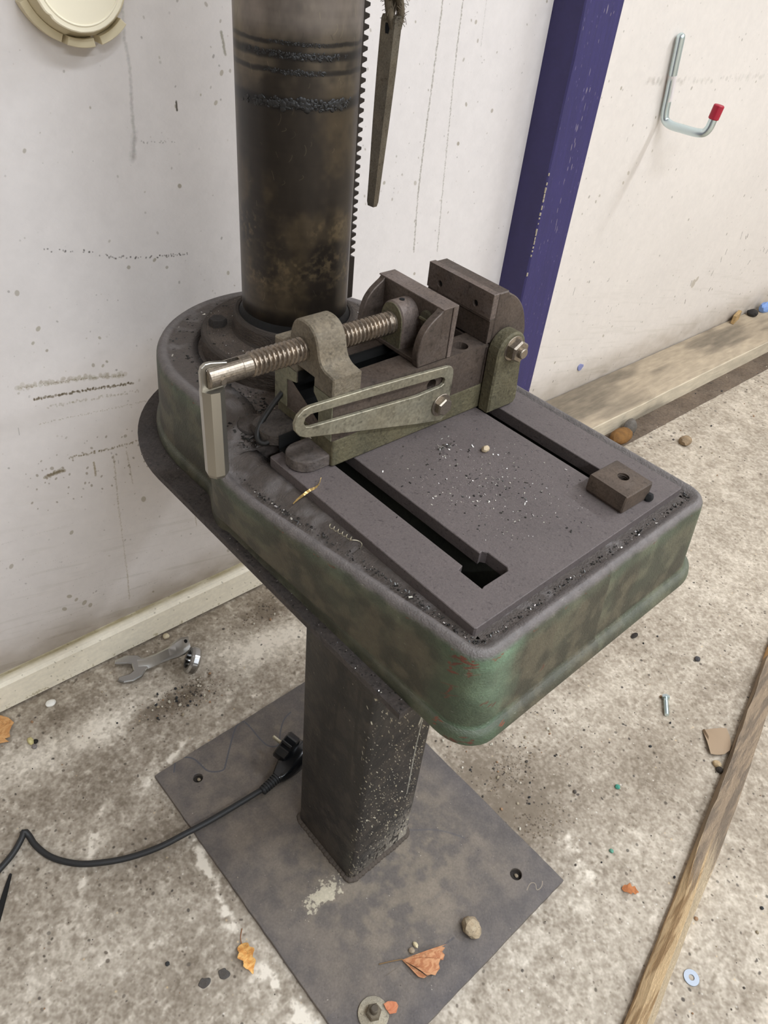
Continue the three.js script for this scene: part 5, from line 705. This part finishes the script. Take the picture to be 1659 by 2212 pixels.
// zinc bolt and washer
{
  const o = thing('hex_bolt', 'small zinc hex bolt lying on the concrete right of the table', 'bolt', [0.661, 0.0, -0.0005], 0);
  const a = V3(0, 0.0072, 0), d = V3(-0.034, -0.002, 0.0245).normalize(), P = (t) => a.clone().addScaledVector(d, t);
  mesh('bolt_head', hex(0.0072, P(0.006), P(0), 0.001), M.zinc, o);
  const th = [cyl(0.0037, 0.0037, P(0.005), P(0.041), 16)]; for (let i = 0; i < 20; i++) { const t = new THREE.TorusGeometry(0.0037, 0.0005, 5, 16); t.applyQuaternion(new THREE.Quaternion().setFromUnitVectors(V3(0, 0, 1), d)); const c = P(0.012 + i * 0.0014); t.translate(c.x, c.y, c.z); th.push(t); }
  mesh('bolt_shank', join(th), M.zinc, o);
  const w = mesh('flat_washer', extY(circlePts(0, 0, 0.0105, 40), 0.0, 0.0016, 0.0003, [circlePts(0, 0, 0.0042, 24)]), std({ color: 0x9aa0a8, roughness: 0.5, metalness: 0.7 })); w.position.set(0.288, 0, 0.276); tag(w, 'bright flat steel washer on the floor right of the plank end', 'washer');
}
// plank
{
  const A = [0.05, 0.276], B = [1.03, 0.038], n = 44, rows = [], ux = (B[0] - A[0]), uz = (B[1] - A[1]), L = Math.hypot(ux, uz), d = [ux / L, uz / L], pr = [-d[1], d[0]];   // pr points to +z side
  const sgn = pr[1] > 0 ? 1 : -1; const px = pr[0] * sgn, pz = pr[1] * sgn;
  for (let i = 0; i <= n; i++) { const t = i / n, s = t * L, x = A[0] + ux * t, z = A[1] + uz * t + 0.006 * Math.sin(t * 3.1) - 0.002; const e = (fbm(t * 30, 2, 3) - 0.5) * 0.004, split = sm(0.42, 0.28, t), low = sm(0.9, 0.94, t);
    const w = mix(0.034, 0.03, split), h = mix(0.021, 0.017, low) + e * 0.3; const at = (a, y) => V3(x + px * a, y, z + pz * a);
    rows.push([at(0, 0.0003), at(0.0005 + e, h * 0.55), at(mix(0.0025, 0.0105, split) + e, h), at(mix(0.018, 0.021, split), h + 0.0006), at(w - 0.001 + e * 0.4, h - 0.001 - 0.003 * split), at(w, 0.0003)]); }
  const t = woodGrain(2048, 256, (x, y) => { const X = x / 2048, Y = y / 256; const gr = fbm(X * 9, Y * 60 + fbm(X * 7, Y * 2, 2) * 2, 4), f = fbm(X * 160, Y * 90, 3), dk = fbm(X * 26 + Y * 7, Y * 5 + 4, 4); const k = 0.97 + 0.16 * (gr - 0.5) + 0.14 * (f - 0.5);
    let c = mix3([158, 137, 112], [126, 110, 92], sm(0.45, 0.68, dk)); const fresh = [216, 184, 138]; const sp = sm(0.44, 0.36, X + 0.12 * (gr - 0.5) + (Y > 0.42 && Y < 0.62 ? 0.05 : 0)); const left = Y < 0.36 ? 1 : 0; c = mix3(c, left ? [204, 182, 148] : mix3(fresh, [166, 132, 90], sm(0.5, 0.7, dk)), sp * 0.9); if (X > 0.86) c = mix3(c, [226, 178, 118], sm(0.86, 0.862, X)); if (!left && X < 0.86) c = mix3(c, [206, 166, 124], 0.5 * sm(0.8, 0.97, Y + 0.3 * (dk - 0.5)) * sm(0.66, 0.4, X));
    if (X > 0.9 && X < 0.93) c = mix3(c, [96, 52, 24], 0.8 * sm(0.35, 0.55, gr)); return [c[0] * k, c[1] * k, c[2] * k]; });
  const o = thing('plank', 'rough split wooden plank lying on the floor at lower right', 'plank');
  mesh('wood', loft(rows, { crease: 0.5, uvs: (q, i) => [q / n, [0, 0.18, 0.36, 0.62, 0.9, 1, 1][i]] }), std({ map: t, roughness: 0.8, bumpMap: rep(fineBump, 4), bumpScale: 0.0008 }), o);
}
// rubbish by the beam
{
  stone('brown_lump', 1.3, 0.0, -0.54, 0.031, 0x8a6432, 31, 'orange-brown rounded lump on the floor behind the table edge', 'lump', 1.25, 0.62, 0.75, 0.25);
  stone('grey_lump', 1.352, 0.0, -0.549, 0.023, 0x6e6a64, 32, 'dark grey rounded lump behind the orange-brown one beside the beam', 'lump', 1, 1.05, 0.7, 0.3);
  const p = (x, z) => W(x, 0.0505, z);
  const wc = thing('wood_chip', 'pale wood chip standing on the timber beam against the wall', 'chip', p(2.16, -0.085), 0.2); mesh('chip', box(-0.03, 0.03, 0, 0.03, -0.006, 0.006, 0.002), std({ color: 0xc4a878, map: rep(grimeTex, 8), roughness: 0.85 }), wc);
  stone('dark_lump', ...p(2.26, -0.078), 0.018, 0x35322f, 33, 'small dark lump on the beam between wood chip and blue scrap', 'lump');
  const bl = thing('blue_scrap', 'crumpled blue scrap on the timber beam at the right edge', 'scrap', p(2.335, -0.075), 0); mesh('scrap', pebbleGeo(0.02, 34, 1.2, 0.9, 0.7, 0.9, 2), std({ color: 0x7a98cc, roughness: 0.5 }), bl);
  const fl = mesh('paint_flake', extZ(circlePts(0, 0, 0.012, 12).map(([a, b], i) => [a * (0.7 + 0.5 * hash(i, 1)), b * (0.6 + 0.5 * hash(i, 2))]), 0, 0.003, 0.0006), std({ color: 0x8286ae, roughness: 0.6 })); fl.position.set(...W(1.328, 0.116, -0.102)); fl.rotation.y = WA; tag(fl, 'small blue flake stuck low on the right wall above the beam', 'flake');
}
renderer.render(scene, camera);
